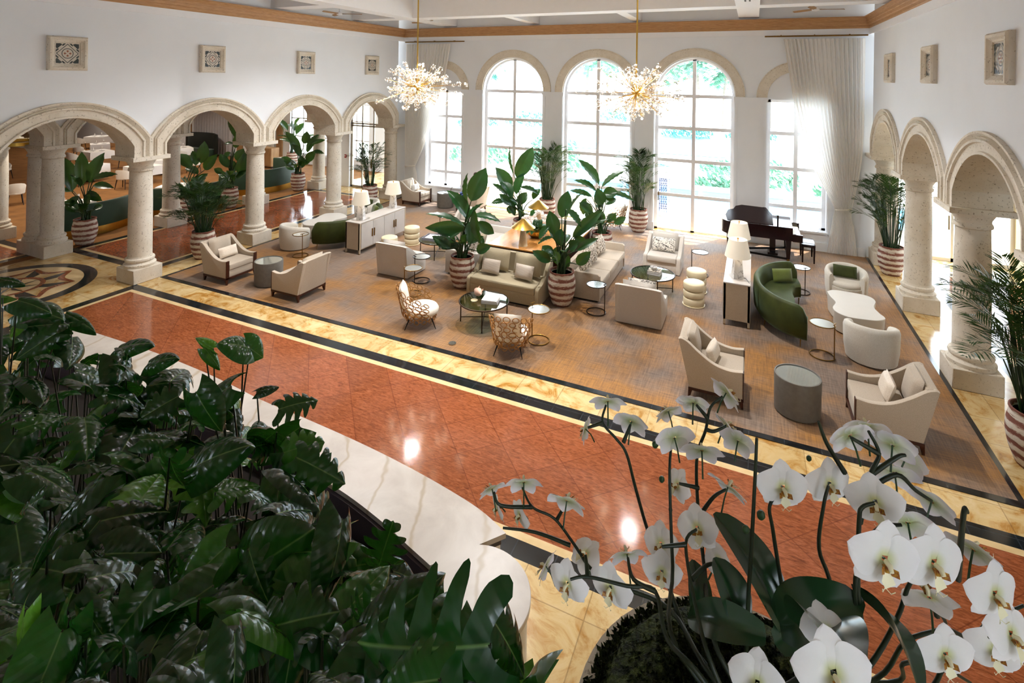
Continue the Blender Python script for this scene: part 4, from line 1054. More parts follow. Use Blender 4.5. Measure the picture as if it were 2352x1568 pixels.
def glazing(name, xc, hw, y, z0, zs, arch, vbars, hbars, mat='sash', wide=.07, handle=False):
    f = B()
    def bar(a, c, za, zb): f.box(a, c, y, y + .07, za, zb)
    bar(xc - hw, xc - hw + wide, z0, zs); bar(xc + hw - wide, xc + hw, z0, zs); bar(xc - hw, xc + hw, z0, z0 + wide)
    for v_ in vbars: bar(xc + v_ - .03, xc + v_ + .03, z0, zs + (hw * arch * math.sqrt(max(0, 1 - (v_ / hw) ** 2)) if arch else 0))
    for h in hbars: bar(xc - hw, xc + hw, h - .03, h + .03)
    pts = [(xc + hw * math.cos(PI * k / 24), zs + hw * arch * math.sin(PI * k / 24)) for k in range(25)] if arch else [(xc + hw, zs), (xc - hw, zs)]
    if arch:
        for (p, pz), (q, qz) in zip(pts[:-1], pts[1:]):
            f.add([(p, y, pz), (q, y, qz), (xc + (q - xc) * .93, y, zs + (qz - zs) * .93), (xc + (p - xc) * .93, y, zs + (pz - zs) * .93)], [(3, 2, 1, 0)])
    else: bar(xc - hw, xc + hw, zs - wide, zs)
    o = struct(f.obj(name, MT[mat], smooth=0))
    poly = [(xc - hw, y + .03, z0), (xc + hw, y + .03, z0)] + [(p, y + .03, z) for p, z in pts]
    B().add(poly, [list(range(len(poly)))]).obj('pane', MT['pane'], o, 0)['kind'] = 'structure'
    if handle: B().box(xc - .10, xc - .07, y - .05, y, .9, 1.3).obj('door_handle', MT['brassd'], o, 0)
    return o
MT['cream_wall'] = pm('cream_wall', 'efe4c8', .8, var=.03)
MT['alu'] = pm('door_aluminium', 'b9b2a2', .4, var=.05)
# left hall: end wall with glass doors, ceiling
pierced('wall_hall', -16.95, -13.1, 18.5, .3, [(-15.05, 1.25, 0, 2.95, .9)], 4.7, MT['plaster'])
glazing('door_1', -15.05, 1.25, 18.6, .0, 2.95, .9, (-.62, 0, .62), (2.72, 2.82), 'alu', .09, True)
b = B(); b.box(-33, -13.7, -5, 24, 4.7, 4.75); struct(b.obj('ceiling_low', MT['taupe'], smooth=0), None)
# dining room
pierced('wall_dining_back', -48, -17.0, 22.0, .3, [(-22.3, 1.35, .5, 4.3, 0), (-19.0, .9, .5, 4.3, 0)], 4.7, MT['plaster'])
glazing('window_6', -22.3, 1.35, 22.1, .5, 4.3, 0, (-.45, .45), (1.5, 2.5, 3.4)); glazing('window_7', -19.0, .9, 22.1, .5, 4.3, 0, (0,), (1.5, 2.5, 3.4))
struct(B().box(-48.3, -48, -5, 22.3, 0, 4.7).obj('wall_dining_left', MT['dinwood'], smooth=0))
struct(B().box(-48, -13.1, -5.3, -5, 0, 4.7).obj('wall_dining_front', MT['plaster'], smooth=0))
b = B(); b.add([(-48, -5, .0), (-32, -5, .0), (-32, 22, .0), (-48, 22, .0)], [(0, 1, 2, 3)]); struct(b.obj('floor_dining', MT['dcarpet'], smooth=0))
b = B(); b.box(-48, -33, -5, 24, 4.7, 4.75); struct(b.obj('ceiling_dining', MT['taupe'], smooth=0))
for x in (-24.4, -27.6, -32.2): struct(B().box(x - .22, x + .22, 21.92, 22.0, 0, 4.7).obj('trim_%d' % (3 + [-24.4, -27.6, -32.2].index(x)), MT['dinwood'], smooth=0))
t = thing('dining_curtain', 'pale grey curtain on the far wall of the dining room', 'curtain', (-29.9, 21.86, 0))
B().grid(lambda u, v: (-1.7 + 3.4 * u, .06 * math.sin(u * 90), .05 + 4.4 * v), 160, 3).obj('fabric', pm('grey_drape', 'b9b6b8', .9), t, 80)
t = thing('dining_curtain', 'pale curtain beside the dining room window', 'curtain', (-25.3, 21.86, 0))
B().grid(lambda u, v: (-.6 + 1.2 * u, .05 * math.sin(u * 50), .05 + 4.4 * v), 80, 3).obj('fabric', MT['sheer'], t, 80)
# right hall
pierced('wall_side_end', 3.03, 7.4, 18.55, .3, [(5.1, 1.35, 0, 4.0, 0)], 4.6, MT['cream_wall'])
glazing('door_2', 5.1, 1.35, 18.65, 0, 4.0, 0, (0,), (2.75,), 'alu', .10, True)
def side_wall():
    b = B(); ops = [(16.6, 1.3)]; f = B(); g = B(); y1 = 18.55
    for yc, hw in ops:
        b.box(7.3, 7.6, yc + hw, y1, 0, 4.6); b.box(7.3, 7.6, yc - hw, yc + hw, 3.6, 4.6); y1 = yc - hw
    b.box(7.3, 7.6, -4.3, y1, 0, 4.6); struct(b.obj('wall_side', MT['cream_wall'], smooth=0))
    for i, (yc, hw) in enumerate(ops):
        f = B()
        for yy in (yc - hw, yc - .05, yc + hw - .1): f.box(7.4, 7.48, yy, yy + .1, 0, 3.6)
        f.box(7.4, 7.48, yc - hw, yc + hw, 0, .12); f.box(7.4, 7.48, yc - hw, yc + hw, 2.7, 2.8); f.box(7.4, 7.48, yc - hw, yc + hw, 3.5, 3.6)
        o = struct(f.obj('door_%d' % (3 + i), MT['alu'], smooth=0))
        B().add([(7.44, yc - hw, 0), (7.44, yc + hw, 0), (7.44, yc + hw, 3.6), (7.44, yc - hw, 3.6)], [(0, 1, 2, 3)]).obj('pane', MT['pane'], o, 0)['kind'] = 'structure'
side_wall()
struct(B().box(3.6, 8, -5, 19, 4.6, 4.7).obj('ceiling_side', MT['taupe'], smooth=0))
# ---- dining furniture
def banquette(label, cx, cy, a0, a1, r=1.9):
    t = thing('banquette', label, 'banquette', (cx, cy, 0), 0, 'green curved banquettes'); n = 36; bk, st, br = [], [], []
    for i in range(n + 1):
        a = R(a0 + (a1 - a0) * i / n); P = lambda q, z: (q * math.cos(a), q * math.sin(a), z)
        bk.append([P(r, .24), P(r, .93), P(r - .03, .97), P(r - .09, .97), P(r - .13, .93), P(r - .13, .24)])
        st.append([P(r - .13, .24), P(r - .13, .45), P(r - .55, .46), P(r - .60, .42), P(r - .60, .24)]); br.append([P(r - .02, .0), P(r - .02, .245), P(r - .08, .245), P(r - .08, .0)])
    B().loft(bk).obj('back', MT['greenb'], t, 50); B().loft(st).obj('seat', MT['greenb'], t, 50); B().loft(br).obj('brass_base', MT['brass'], t, 50)
    return t
MT['greenb'] = pm('forest_velvet', '173a22', .6, var=.2, sheen=.3)
banquette('dark green curved banquette with brass base behind the left potted banana plant', -20.05, 9.65, -30, 58)
banquette('dark green curved banquette behind the leafy palm', -19.75, 13.0, -55, 50)
banquette('dark green curved banquette with brass base left of the far striped pot', -20.25, 16.5, -70, 105, 2.0)
MT['cloth'] = pm('white_tablecloth', 'efedea', .8, var=.02)
MT['darkleg'] = pm('dark_oak', '20120b', .4)
def dining_table(label, x, y, rz=0, s=.5):
    t = thing('dining_table', label, 'dining table', (x, y, 0), rz, 'white cloth dining tables')
    b = B(); P = lambda k, z: [(sx * k, sy * k, z) for sx, sy in ((-1, -1), (0, -1.04), (1, -1), (1.04, 0), (1, 1), (0, 1.04), (-1, 1), (-1.04, 0))]
    b.loft([P(s * 1.03, .36), P(s, .73), P(s * .99, .75)]); b.obj('tablecloth', MT['cloth'], t, 20)
    B().box(-.06, .06, -.06, .06, .02, .7).obj('pedestal', MT['darkleg'], t, 0); B().lathe([(.25, 0), (.25, .025), (0, .03)], 16).obj('base', MT['darkleg'], t)
    return t
def glassware(label, x, y, z=.755):
    o = B().lathe([(.03, 0), (.03, .003), (.004, .008), (.004, .09), (.03, .12), (.033, .17), (.026, .20)], 10).obj('wine_glass', MT['crystal'], None, 50, T(x, y, z)); tag(o, label, 'glass', 'wine glasses in the dining room'); return o
def plate(x, y, label, z=.752):
    o = B().lathe([(0, .0), (.09, .002), (.13, .012), (.13, .016), (.09, .008), (0, .006)], 18).obj('plate', MT['marble'], None, 50, T(x, y, z)); tag(o, label, 'plate', 'plates in the dining room'); return o
def dining_chair(label, x, y, rz):
    t = thing('dining_chair', label, 'chair', (x, y, 0), rz, 'white dining chairs'); n = 20; rings = []
    for i in range(n + 1):
        u = -1 + 2 * i / n; a = PI + u * R(115); h = .82 - .20 * abs(u) ** 2
        rings.append([((.27) * math.cos(a), .27 * math.sin(a), .42), (.30 * math.cos(a), .30 * math.sin(a), h - .03), (.285 * math.cos(a), .285 * math.sin(a), h), (.25 * math.cos(a), .25 * math.sin(a), h - .03), (.235 * math.cos(a), .235 * math.sin(a), .42)])
    B().loft(rings).obj('shell', MT['linenc'], t, 50); B().lathe([(0, .40), (.26, .40), (.28, .44), (.25, .48), (0, .49)], 20).obj('seat', MT['linenc'], t, 50)
    for sx in (-1, 1):
        for sy in (-1, 1): B().tube([(sx * .17, sy * .17, .41), (sx * .23, sy * .22, .0)], [.022, .013], 6).obj('leg', MT['darkleg'], t)
    return t
DT = [(-24.9, 14.9, 'dining table seen between the first and second columns'), (-27.2, 13.9, 'dining table behind the left potted banana plant'), (-38.5, 20.2, 'farthest dining table under the left arch'),
      (-26.0, 16.6, 'dining table left of the leafy palm'), (-29.2, 19.4, 'dining table in front of the dark booth'), (-31.5, 16.5, 'dining table in the middle of the dining room at left'),
      (-19.9, 9.7, 'table inside the first green banquette'), (-19.7, 12.9, 'table inside the second green banquette'), (-20.1, 16.5, 'table inside the third green banquette'), (-34.5, 18.2, 'dining table far back under the wide left arch')]
cc = 0
for i, (x, y, lb) in enumerate(DT):
    dining_table(lb + ', with white cloth', x, y, .3 * i, .55 if i < 6 else .45)
    for k in range(2): plate(x + .22 * (-1) ** k, y + .1 * (-1) ** k, 'white plate %s on the %s' % (('nearer', 'farther')[k], lb))
    for k in range(2): glassware('wine glass %s on the %s' % (('left', 'right')[k], lb), x + .1 * (-1) ** k, y - .25 * (-1) ** k)
DC = [(-24.72, 10.27, 2.8, 'white dining chair at the far left edge beside the left column'), (-30.9, 12.4, .4, 'white dining chair behind another at the far left edge'), (-24.3, 13.75, 2.0, 'white dining chair left of the hall column with its dark legs showing'),
      (-26.4, 13.0, 2.3, 'white dining chair just behind the left banana plant'), (-40.0, 19.4, .8, 'tan dining chair at the left side of the farthest table'), (-38.3, 19.1, 1.6, 'tan dining chair at the near side of the farthest table'),
      (-34.6, 17.2, 1.5, 'dining chair at the near side of the far back table'), (-29.5, 16.66, 2.6, 'dining chair in the open floor right of the left arch centre'), (-26.1, 15.5, 1.4, 'dining chair facing the table left of the palm'),
      (-25.1, 17.4, -1.6, 'dining chair behind the table left of the palm'), (-27.9, 18.6, 2.0, 'white dining chair before the dark booth'), (-21.6, 19.6, 2.4, 'white dining chair by the window behind the third banquette'), (-22.6, 18.8, .2, 'white dining chair right of the tall sideboard'),
      (-31.7, 15.5, 1.5, 'dining chair at the near side of the middle left table'), (-28.2, 13.2, .5, 'dining chair left of the table behind the banana plant')]
for x, y, rz, lb in DC: dining_chair(lb, x, y, rz)
t = thing('booth', 'dark curved booth against the grey curtain', 'banquette', (-29.9, 21.0, 0)); rings = []
for i in range(25):
    a = R(20 + 140 * i / 24); P = lambda q, z: (q * 1.5 * math.cos(a), q * .75 * math.sin(a) - .1, z); rings.append([P(1, .05), P(1, 1.3), P(.9, 1.35), P(.85, 1.3), P(.85, .05)])
B().loft(rings).obj('back', pm('black_green', '10160f', .6), t, 50); B().box(-1.1, 1.1, -.1, .35, .05, .45).obj('seat', MT['greenb'], t)
t = thing('dining_sideboard', 'tall wooden sideboard by the dining room windows', 'sideboard', (-23.6, 20.3, 0), 0)
B().box(-.75, .75, -.25, .25, .1, 1.05).obj('body', MT['dinwood'], t, 0)
for s in (-1, 1):
    d = B().box(s * .37 - .36, s * .37 + .36, -.27, -.25, .14, 1.02).obj('door', MT['dinwood'], t, 0); B().box(s * .04 - .012, s * .04 + .012, -.29, -.27, .5, .7).obj('handle', MT['brassd'], d, 0)
for s in (-1, 1): B().box(s * .68 - .04, s * .68 + .04, -.2, .2, 0, .1).obj('foot', MT['darkleg'], t, 0)
table_lamp('white table lamp on the wooden sideboard in the dining room', (-23.95, 20.3, 1.05), 'dining lamps')
# ring pendant
t = thing('ring_pendant', 'gold ring pendant light at the left edge under the wide arch', 'pendant lamp', (-18.3, 7.65, 2.98))
ring = lambda r_, z: [(r_ * math.cos(a * PI / 32), r_ * math.sin(a * PI / 32), z) for a in range(64)]
b = B(); disc(b, .50, .62, .06, 0); disc(b, .50, .62, -.03, 0); b.loft([[(q * math.cos(a * PI / 24), q * math.sin(a * PI / 24), z) for a in range(48)] for q, z in ((.62, -.03), (.62, .06))], caps=False); b.obj('ring', MT['brass'], t, 30)
b = B(); disc(b, .52, .60, -.034, 0); disc(b, .52, .60, .064, 0); b.obj('light_strip', pm('warm_strip', 'fff1d0', .4), t, 0)
for k in range(3): B().tube([(.55 * math.cos(2.1 * k), .55 * math.sin(2.1 * k), .05), (0, 0, 1.0)], .006, 5).obj('cable', MT['brassd'], t)
B().tube([(0, 0, 1.0), (0, 0, 1.72)], .012, 6).obj('stem', MT['brassd'], t)
t = thing('rod_pendant', 'slim lit glass rod pendant under the second arch', 'pendant lamp', (-26.5, 17.2, 3.55)); B().tube([(0, 0, 0), (0, 0, .5)], .035, 8).obj('tube', MT['bulb'], t); B().tube([(0, 0, .5), (0, 0, 1.15)], .008, 6).obj('stem', MT['brassd'], t)
t = thing('fire_alarm_switch', 'small red fire alarm on the white wall beside the glass doors', 'alarm', (-16.5, 18.5, 1.35)); B().rbox(-.05, .05, -.04, 0, -.07, .07, .006, seg=1).obj('box', pm('alarm_red', 'a01818', .4), t, 0); B().box(-.03, .03, -.05, -.04, -.01, .03).obj('lever', MT['white'], t, 0)
# ------------------------------------------------------------------ potted plants
k = N('striped_terracotta'); vec = k.coord('Object'); sep = k.n('ShaderNodeSeparateXYZ'); k.t.links.new(k.coord('Object'), sep.inputs[0])
nz = k.noise(k.coord('Object', (9, 9, 26)), 1, 4, .65); nf = k.noise(vec, 60, 3)
nh = k.noise(k.coord('Object', (5, 5, 70)), 1, 3, .6)
ph = k.math('ADD', k.math('MULTIPLY', sep.outputs[2], 44.0), k.math('ADD', k.math('MULTIPLY', nz, 5.0), k.math('MULTIPLY', nh, 3.0)))
band = k.math('ADD', k.math('MULTIPLY', k.math('SINE', ph), .5), k.math('ADD', k.math('MULTIPLY', nf, .5), k.math('MULTIPLY', nh, .9)))
col = k.ramp(band, [(.42, '7d5145'), (.58, '9c7567'), (.72, 'bfb1a2'), (1.0, 'd2c8bb')])
MT['terra'] = k.done(k.pbsdf(col, .85, 0, .2, k.bump(band, .4, .012)))
def leafmat(name, a, b_, rough=.28, trans=.13):
    k = N(name); vec = k.coord('Object'); n = k.noise(vec, 3, 3)
    col = k.ramp(n, [(.35, lin(a)), (.65, lin(b_))]); p = k.pbsdf(col, rough, 0, .5, k.bump(k.noise(k.coord('Object', (40, 40, 6)), 1, 2), .12, .01)); tr = k.n('ShaderNodeBsdfTranslucent'); k.set(tr, 'Color', k.mix(.6, col, lin('7fae3a')))
    mx = k.n('ShaderNodeMixShader'); mx.inputs[0].default_value = trans; k.t.links.new(p, mx.inputs[1]); k.t.links.new(tr.outputs[0], mx.inputs[2]); return k.done(mx.outputs[0])
MT['paddle'] = leafmat('banana_leaf', '0f3018', '1b4625'); MT['frond'] = leafmat('palm_frond', '143014', '274c20', .45); MT['stem'] = pm('green_stem', '24401c', .5, var=.2)
def pot(t, s=1.0):
    pr = [(.19, 0), (.205, .02), (.235, .10), (.275, .22), (.30, .36), (.305, .46), (.295, .56), (.275, .64), (.262, .68), (.268, .70), (.275, .715), (.272, .735), (.255, .74), (.235, .72), (.235, .66)]
    B().lathe([(r * s, z * s) for r, z in pr], 40).obj('pot', MT['terra'], t, 60); B().lathe([(0, .67 * s), (.236 * s, .67 * s)], 24).obj('soil', MT['soil'], t)
def paddle(b, base, tip, wid, nrm, droop=.12, fold=.18, mi=0, ragged=0, rr=None):
    "banana-like blade from base to tip, facing nrm"
    base, tip, nrm = V(base), V(tip), V(nrm); ax = tip - base; L = ax.length; ax.normalize(); nrm = (nrm - ax * nrm.dot(ax)).normalized(); sd = ax.cross(nrm); n = 12; m = 4
    vs, fs = [], []
    for i in range(n + 1):
        t = i / n; w = 1.3 * wid * (math.sin(PI * min(1, t * 1.04 + .0)) ** .62 if t < .93 else (1 - t) * 3.0 + .02) * (1 - .12 * t); w = max(w, .004)
        c = base + ax * (L * t) - V((0, 0, 1)) * (droop * L * t * t) + nrm * (.06 * L * math.sin(PI * t))
        for j in range(-m, m + 1):
            s = j / m; rip = .012 * math.sin(t * 40 + s * 3) * abs(s); vs.append(c + sd * (s * w / 2) + nrm * (fold * w * abs(s) ** 1.3 + rip))
    k_ = 2 * m + 1
    for i in range(n):
        for j in range(2 * m):
            if ragged and rr and j in (0, 2 * m - 1) and rr.random() < ragged: continue
            fs.append((i * k_ + j, i * k_ + j + 1, (i + 1) * k_ + j + 1, (i + 1) * k_ + j))
    b.add(vs, fs, mi)
def banana(label, loc, leaves=None, seed=0, H=1.5, n=12, s=1.0, group='potted banana-leaf plants'):
    "leaves: list of (base px, tip px, width m, turn) read on the upright plane through the pot"
    t = thing('potted_banana_plant', label, 'potted plant', loc, 0, group); pot(t, s); rr = random.Random(seed); st = B(); lb = B(); O = V(loc); extra = 11 if leaves else 0
    w0 = O.dot(FW); items = []
    if leaves:
        for (bx, by), (tx, ty), wd, turn in leaves:
            dz = rr.uniform(-.25, .25); items.append((away(bx, by, w0 + dz) - O, away(tx, ty, w0 + dz + rr.uniform(-.15, .15)) - O, wd, turn))
    else:
        for i in range(n):
            a = 2.4 * i + rr.uniform(-.3, .3); h = .7 * s + H * rr.uniform(.25, .75); q = rr.uniform(.1, .32) * H * (1.2 - .6 * (h / (H + .7))); bp = V((q * math.cos(a), q * math.sin(a), h)); up = rr.uniform(.2, 1.1)
            tp = bp + V((math.cos(a) * math.cos(up), math.sin(a) * math.cos(up), math.sin(up))) * rr.uniform(.5, .75) * (H / 1.5); items.append((bp, tp, rr.uniform(.2, .3), rr.uniform(-1, 1)))
    for i in range(extra):
        a = rr.uniform(0, 2 * PI); q = rr.uniform(.18, .42); bp = V((q * math.cos(a), q * math.sin(a), .74 + rr.uniform(.1, .55))); up = rr.uniform(.25, .9)
        items.append((bp, bp + V((math.cos(a) * math.cos(up), math.sin(a) * math.cos(up), math.sin(up))) * rr.uniform(.3, .5), rr.uniform(.13, .22), rr.uniform(-.5, .5)))
    for bp, tp, wd, turn in items:
        f = V((bp.x, bp.y, 0)); r0 = V((rr.uniform(-.1, .1), rr.uniform(-.1, .1), .66 * s)); mid = r0.lerp(bp, .5) + V((0, 0, .12)) - f * .12
        st.tube(smooth_path([r0, mid, bp], 4), [.020, .019, .018, .017, .016, .015, .013, .012, .010], 6)
        ax = (tp - bp).normalized(); view = (-V((O.x, O.y, O.z - EYE))).normalized(); nr = (view + V((0, 0, .5))) if leaves else V((0, 0, 1)) - V((math.cos(turn), math.sin(turn), 0)) * .3
        nr = Mx.Rotation(turn, 3, ax) @ nr
        m_ = B(); paddle(lb, bp, tp, wd, nr, .10 if not leaves else .03, .2)
    st.obj('stems', MT['stem'], t, 60); lb.obj('leaves', MT['paddle'], t, 60); return t
banana('potted banana plant in front at left of the loveseat, with one tall pale leaf', (-6.24, 11.02, FC), [((1082, 462), (1116, 383), .36, .15), ((1075, 472), (1074, 395), .17, -1.0), ((1078, 505), (1026, 434), .30, .3), ((1085, 520), (976, 520), .24, -.5), ((1068, 520), (978, 488), .20, .6), ((1060, 530), (1010, 560), .16, .2), ((1085, 495), (1150, 508), .20, -.4), ((1095, 510), (1135, 535), .22, .5), ((1080, 560), (1075, 505), .2, .2), ((1100, 548), (1112, 560), .12, 0), ((1090, 480), (1105, 560), .22, .9), ((1065, 560), (1015, 570), .12, -.3), ((1070, 512), (1110, 465), .2, -.8)], 1)
banana('potted banana plant in front at right of the loveseat', (-3.80, 11.15, FC), [((1290, 500), (1305, 436), .26, .1), ((1300, 506), (1342, 436), .16, -1.0), ((1275, 540), (1262, 482), .26, .0), ((1262, 520), (1238, 548), .14, .3), ((1315, 545), (1385, 478), .20, .3), ((1318, 555), (1398, 500), .18, -.7), ((1290, 525), (1288, 565), .22, .6), ((1285, 565), (1278, 605), .22, .2), ((1295, 575), (1300, 620), .18, -.2), ((1320, 545), (1350, 560), .18, .7), ((1325, 575), (1375, 545), .14, .1), ((1300, 480), (1335, 520), .18, -.4), ((1270, 545), (1235, 560), .12, .5)], 2)
banana('potted banana plant behind the console at left with tall upright leaves', (-6.25, 14.62, FC), [((1186, 408), (1224, 335), .38, .4), ((1180, 400), (1171, 335), .10, -.9), ((1172, 440), (1138, 382), .36, .1), ((1176, 452), (1152, 415), .28, .5), ((1185, 446), (1205, 395), .26, -.4), ((1195, 430), (1240, 448), .24, -.6), ((1165, 450), (1130, 420), .18, .4), ((1160, 462), (1128, 466), .16, .1), ((1190, 470), (1210, 440), .24, .2), ((1175, 470), (1170, 490), .18, 0)], 3)
banana('potted banana plant behind the white sofa at right with arching leaves', (-3.78, 14.45, FC), [((1376, 424), (1328, 364), .26, .3), ((1382, 430), (1438, 390), .20, -.5), ((1370, 440), (1318, 412), .22, .5), ((1360, 452), (1308, 436), .16, .2), ((1395, 440), (1460, 462), .16, -.3), ((1385, 445), (1420, 440), .26, .3), ((1380, 470), (1372, 430), .28, 0), ((1390, 470), (1415, 455), .24, -.2), ((1345, 455), (1340, 492), .2, .3), ((1375, 480), (1385, 515), .2, .1)], 4)
banana('potted banana plant against the coupled columns at left', (-17.45, 8.85, 0), [((165, 440), (150, 360), .30, .2), ((190, 425), (188, 346), .28, -.1), ((205, 420), (240, 348), .30, -.2), ((215, 410), (270, 398), .16, .1), ((170, 440), (115, 442), .16, .3), ((215, 425), (262, 430), .18, .2), ((195, 450), (225, 450), .2, .2), ((200, 440), (235, 460), .2, .6), ((180, 450), (160, 475), .18, .2), ((185, 430), (160, 400), .2, .7)], 5)
banana('potted banana plant in the second arch beside the hall column', (-17.62, 13.62, 0), [((545, 320), (523, 275), .22, .2), ((540, 340), (553, 300), .24, 0), ((535, 330), (515, 330), .12, .2), ((545, 370), (560, 340), .30, 0), ((548, 400), (568, 345), .34, .3), ((525, 385), (505, 352), .24, -.2), ((540, 395), (520, 365), .28, .3), ((530, 350), (515, 365), .2, .2)], 6)
banana('potted banana plant by the dining arcade column near the windows', (-17.68, 16.92, 0), [((700, 330), (705, 300), .3, .2), ((690, 345), (655, 300), .28, 0), ((705, 350), (735, 305), .3, -.3), ((715, 330), (748, 320), .16, .2), ((690, 360), (670, 330), .3, .4), ((705, 370), (725, 345), .3, .2), ((715, 350), (745, 352), .2, -.3), ((695, 385), (690, 355), .26, 0), ((680, 330), (640, 318), .16, .2)], 7)
banana('potted banana plant by the dining room sideboard', (-22.6, 21.2, 0), None, 8, 2.0, 12)
banana('dark banana plant standing behind the leafy palm at left', (-17.55, 11.9, 0), [((462, 375), (470, 322), .3, .1), ((450, 380), (442, 345), .25, .3), ((440, 385), (412, 352), .3, -.2), ((470, 390), (500, 352), .28, .2), ((455, 400), (425, 385), .26, .3)], 9)
def palm(label, loc, H, n, seed, spread=.55, s=1.0):
    t = thing('potted_palm', label, 'potted plant', loc, 0, 'potted feathery palms'); pot(t, s); rr = random.Random(seed); st = B(); lf = B(); ym = YB - .10 - loc[1] if loc[1] > 17.3 else 17.28 - loc[1] if loc[0] > 3 and loc[1] > 16 else 99; cl = lambda p: V((p.x, min(p.y, ym), p.z))
    for i in range(n):
        a = rr.uniform(0, 2 * PI); q = .17 * s * math.sqrt(rr.random()); r0 = V((q * math.cos(a), q * math.sin(a), .66 * s)); h = .75 + (H - .75) * rr.uniform(.25, .85); out = spread * rr.uniform(.1, .5); kn = V((r0.x + out * .6 * math.cos(a), r0.y + out * .6 * math.sin(a), h * .9))
        st.tube(smooth_path([r0, r0.lerp(kn, .5) + V((0, 0, .05)), kn], 3), .009, 5)
        a2 = a + rr.uniform(-.5, .5); L = rr.uniform(.55, .95) * (H / 2.5); up = rr.uniform(.5, 1.35); d = V((math.cos(a2) * math.cos(up), math.sin(a2) * math.cos(up), math.sin(up))); sd = V((-math.sin(a2), math.cos(a2), 0)); m = 17
        pts = [cl(kn + d * (L * k / m) - V((0, 0, .38 * L * (k / m) ** 2.2))) for k in range(m + 1)]
        st.tube(pts[::3], .004, 4)
        for k in range(2, m + 1):
            tt = k / m; ll = .34 * (math.sin(PI * (tt * .8 + .15))) * (H / 2.5); ax = (pts[k] - pts[k - 1]).normalized()
            for sg in (-1, 1):
                dd = (sd * sg * .8 + ax * .75 + V((0, 0, rr.uniform(-.1, .35)))).normalized(); e = ax.cross(dd).normalized(); w_ = .011
                tip = pts[k] + dd * ll - V((0, 0, .10 * ll)); mid = pts[k] + dd * ll * .5; wv = dd.cross(e) * w_
                lf.add([cl(pts[k]), cl(mid + wv), cl(tip), cl(mid - wv)], [(0, 1, 2, 3)])
    st.obj('stems', MT['stem'], t, 60); lf.obj('fronds', MT['frond'], t, 0); return t
palm('potted palm in front of the pier between the middle and right windows', (-3.38, 17.55, FC), 2.75, 46, 11, .55)
palm('potted palm in front of the pier between the left and middle windows', (-6.55, 17.5, FC), 2.8, 50, 12, .75)
palm('potted palm in the far right corner by the tied curtain', (3.32, 16.75, 0), 2.75, 56, 13, .75)
palm('potted palm cut off by the right edge of the photo', (3.42, 9.2, 0), 2.75, 64, 14, .9)
palm('potted palm in white banded pot beside the left beige armchair', (-13.45, 9.62, 0), 2.15, 70, 15, .95)
palm('potted palm in front of the glass doors at the end of the left arcade', (-13.45, 16.45, 0), 2.45, 40, 16, .6)
# greenery in the console bowl
b = B(); rr = random.Random(5)
for i in range(26):
    a = rr.uniform(0, 2 * PI); up = rr.uniform(.1, 1.3); bp = V((.12 * math.cos(a), .12 * math.sin(a), .16)); d = V((math.cos(a) * math.cos(up), math.sin(a) * math.cos(up), math.sin(up))); paddle(b, bp + d * .06, bp + d * rr.uniform(.26, .40), rr.uniform(.09, .14), V((0, 0, 1)) - d * .2, .25)
b.obj('leaves', MT['paddle'], bowl_root, 60)
# ------------------------------------------------------------------ outside
MT['pave'] = pm('pale_terrace', 'cfccc6', .8, var=.05, scale=2)
MT['sandg'] = pm('pale_sand', 'efe8d8', .9, var=.05)
MT['teal'] = None
k = N('teal_tile'); vec = k.coord('Object'); bk = k.n('ShaderNodeTexBrick', offset=0.0); k.t.links.new(k.coord('Generated', (60, 1, 4)), bk.inputs[0])
bk.inputs['Scale'].default_value = 1; bk.inputs['Color1'].default_value = lin('1c7d86'); bk.inputs['Color2'].default_value = lin('25909a'); bk.inputs['Mortar'].default_value = lin('9cc6c6'); bk.inputs['Brick Width'].default_value = 1; bk.inputs['Row Height'].default_value = 4; bk.inputs['Mortar Size'].default_value = .03
MT['teal'] = k.done(k.pbsdf(bk.outputs[0], .3))
k = N('pool_water'); vec = k.coord('Object'); n = k.noise(vec, 3, 3); MT['water'] = k.done(k.pbsdf(lin('4fa0cc'), .35, 0, .15, k.bump(n, .25, .05)))
MT['leafx'] = pm('garden_leaf', '5c8f74', .6, var=.3, scale=1.5); MT['leafd'] = pm('tree_leaf', '4c8478', .6, var=.3, scale=1); MT['bark'] = pm('palm_bark', '8d8478', .9, var=.3)
b = B(); b.box(-60, 60, 18.51, 140, -.25, -.02); o = struct(b.obj('ground_terrace', MT['pave'], smooth=0))
b = B(); b.box(7.6, 60, -10, 18.5, -.25, -.02); struct(b.obj('ground_side', MT['pave'], smooth=0))
t = thing('fountain_basin', 'low fountain basin with a teal tiled back edge outside the right windows', 'fountain', (0, 22.9, 0))
B().box(-9, 6, -1.1, 1.1, -.015, .01).obj('water', MT['water'], t, 0); B().box(-9, 6, 1.1, 1.16, -.02, .24).obj('tiled_edge', MT['teal'], t, 0)
B().box(-9.2, 6.2, 1.08, 1.75, .24, .34).obj('coping', MT['pave'], t, 0); B().box(-9.2, 6.2, 1.17, 1.7, -.02, .24).obj('back_wall', MT['pave'], t, 0)
for x in (-5.2, -2.0, 1.2): B().lathe([(.10, .0), (.06, .25), (.02, .4), (0, .42)], 8, 0, T(x, .85, 0)).obj('water_jet', MT['crystal'], t)
t = thing('swimming_pool', 'pale blue swimming pool beyond the terrace', 'pool', (-5.5, 42.5, 0)); B().box(-11, 5, -6, 5, -.01, .02).obj('water', MT['water'], t, 0)
b = B(); b.box(-11.2, 5.2, 5, 5.2, 0, .12); b.obj('dark_rim', MT['teal'], t, 0)
t = thing('water_channel', 'raised stone water channel running diagonally in the garden', 'fountain', (-6.4, 30.8, 0), R(28)); B().box(-.7, .7, -5, 5, 0, .75).obj('wall', MT['pave'], t, 0); B().box(-.55, .55, -4.9, 4.9, .75, .77).obj('water', MT['water'], t, 0)
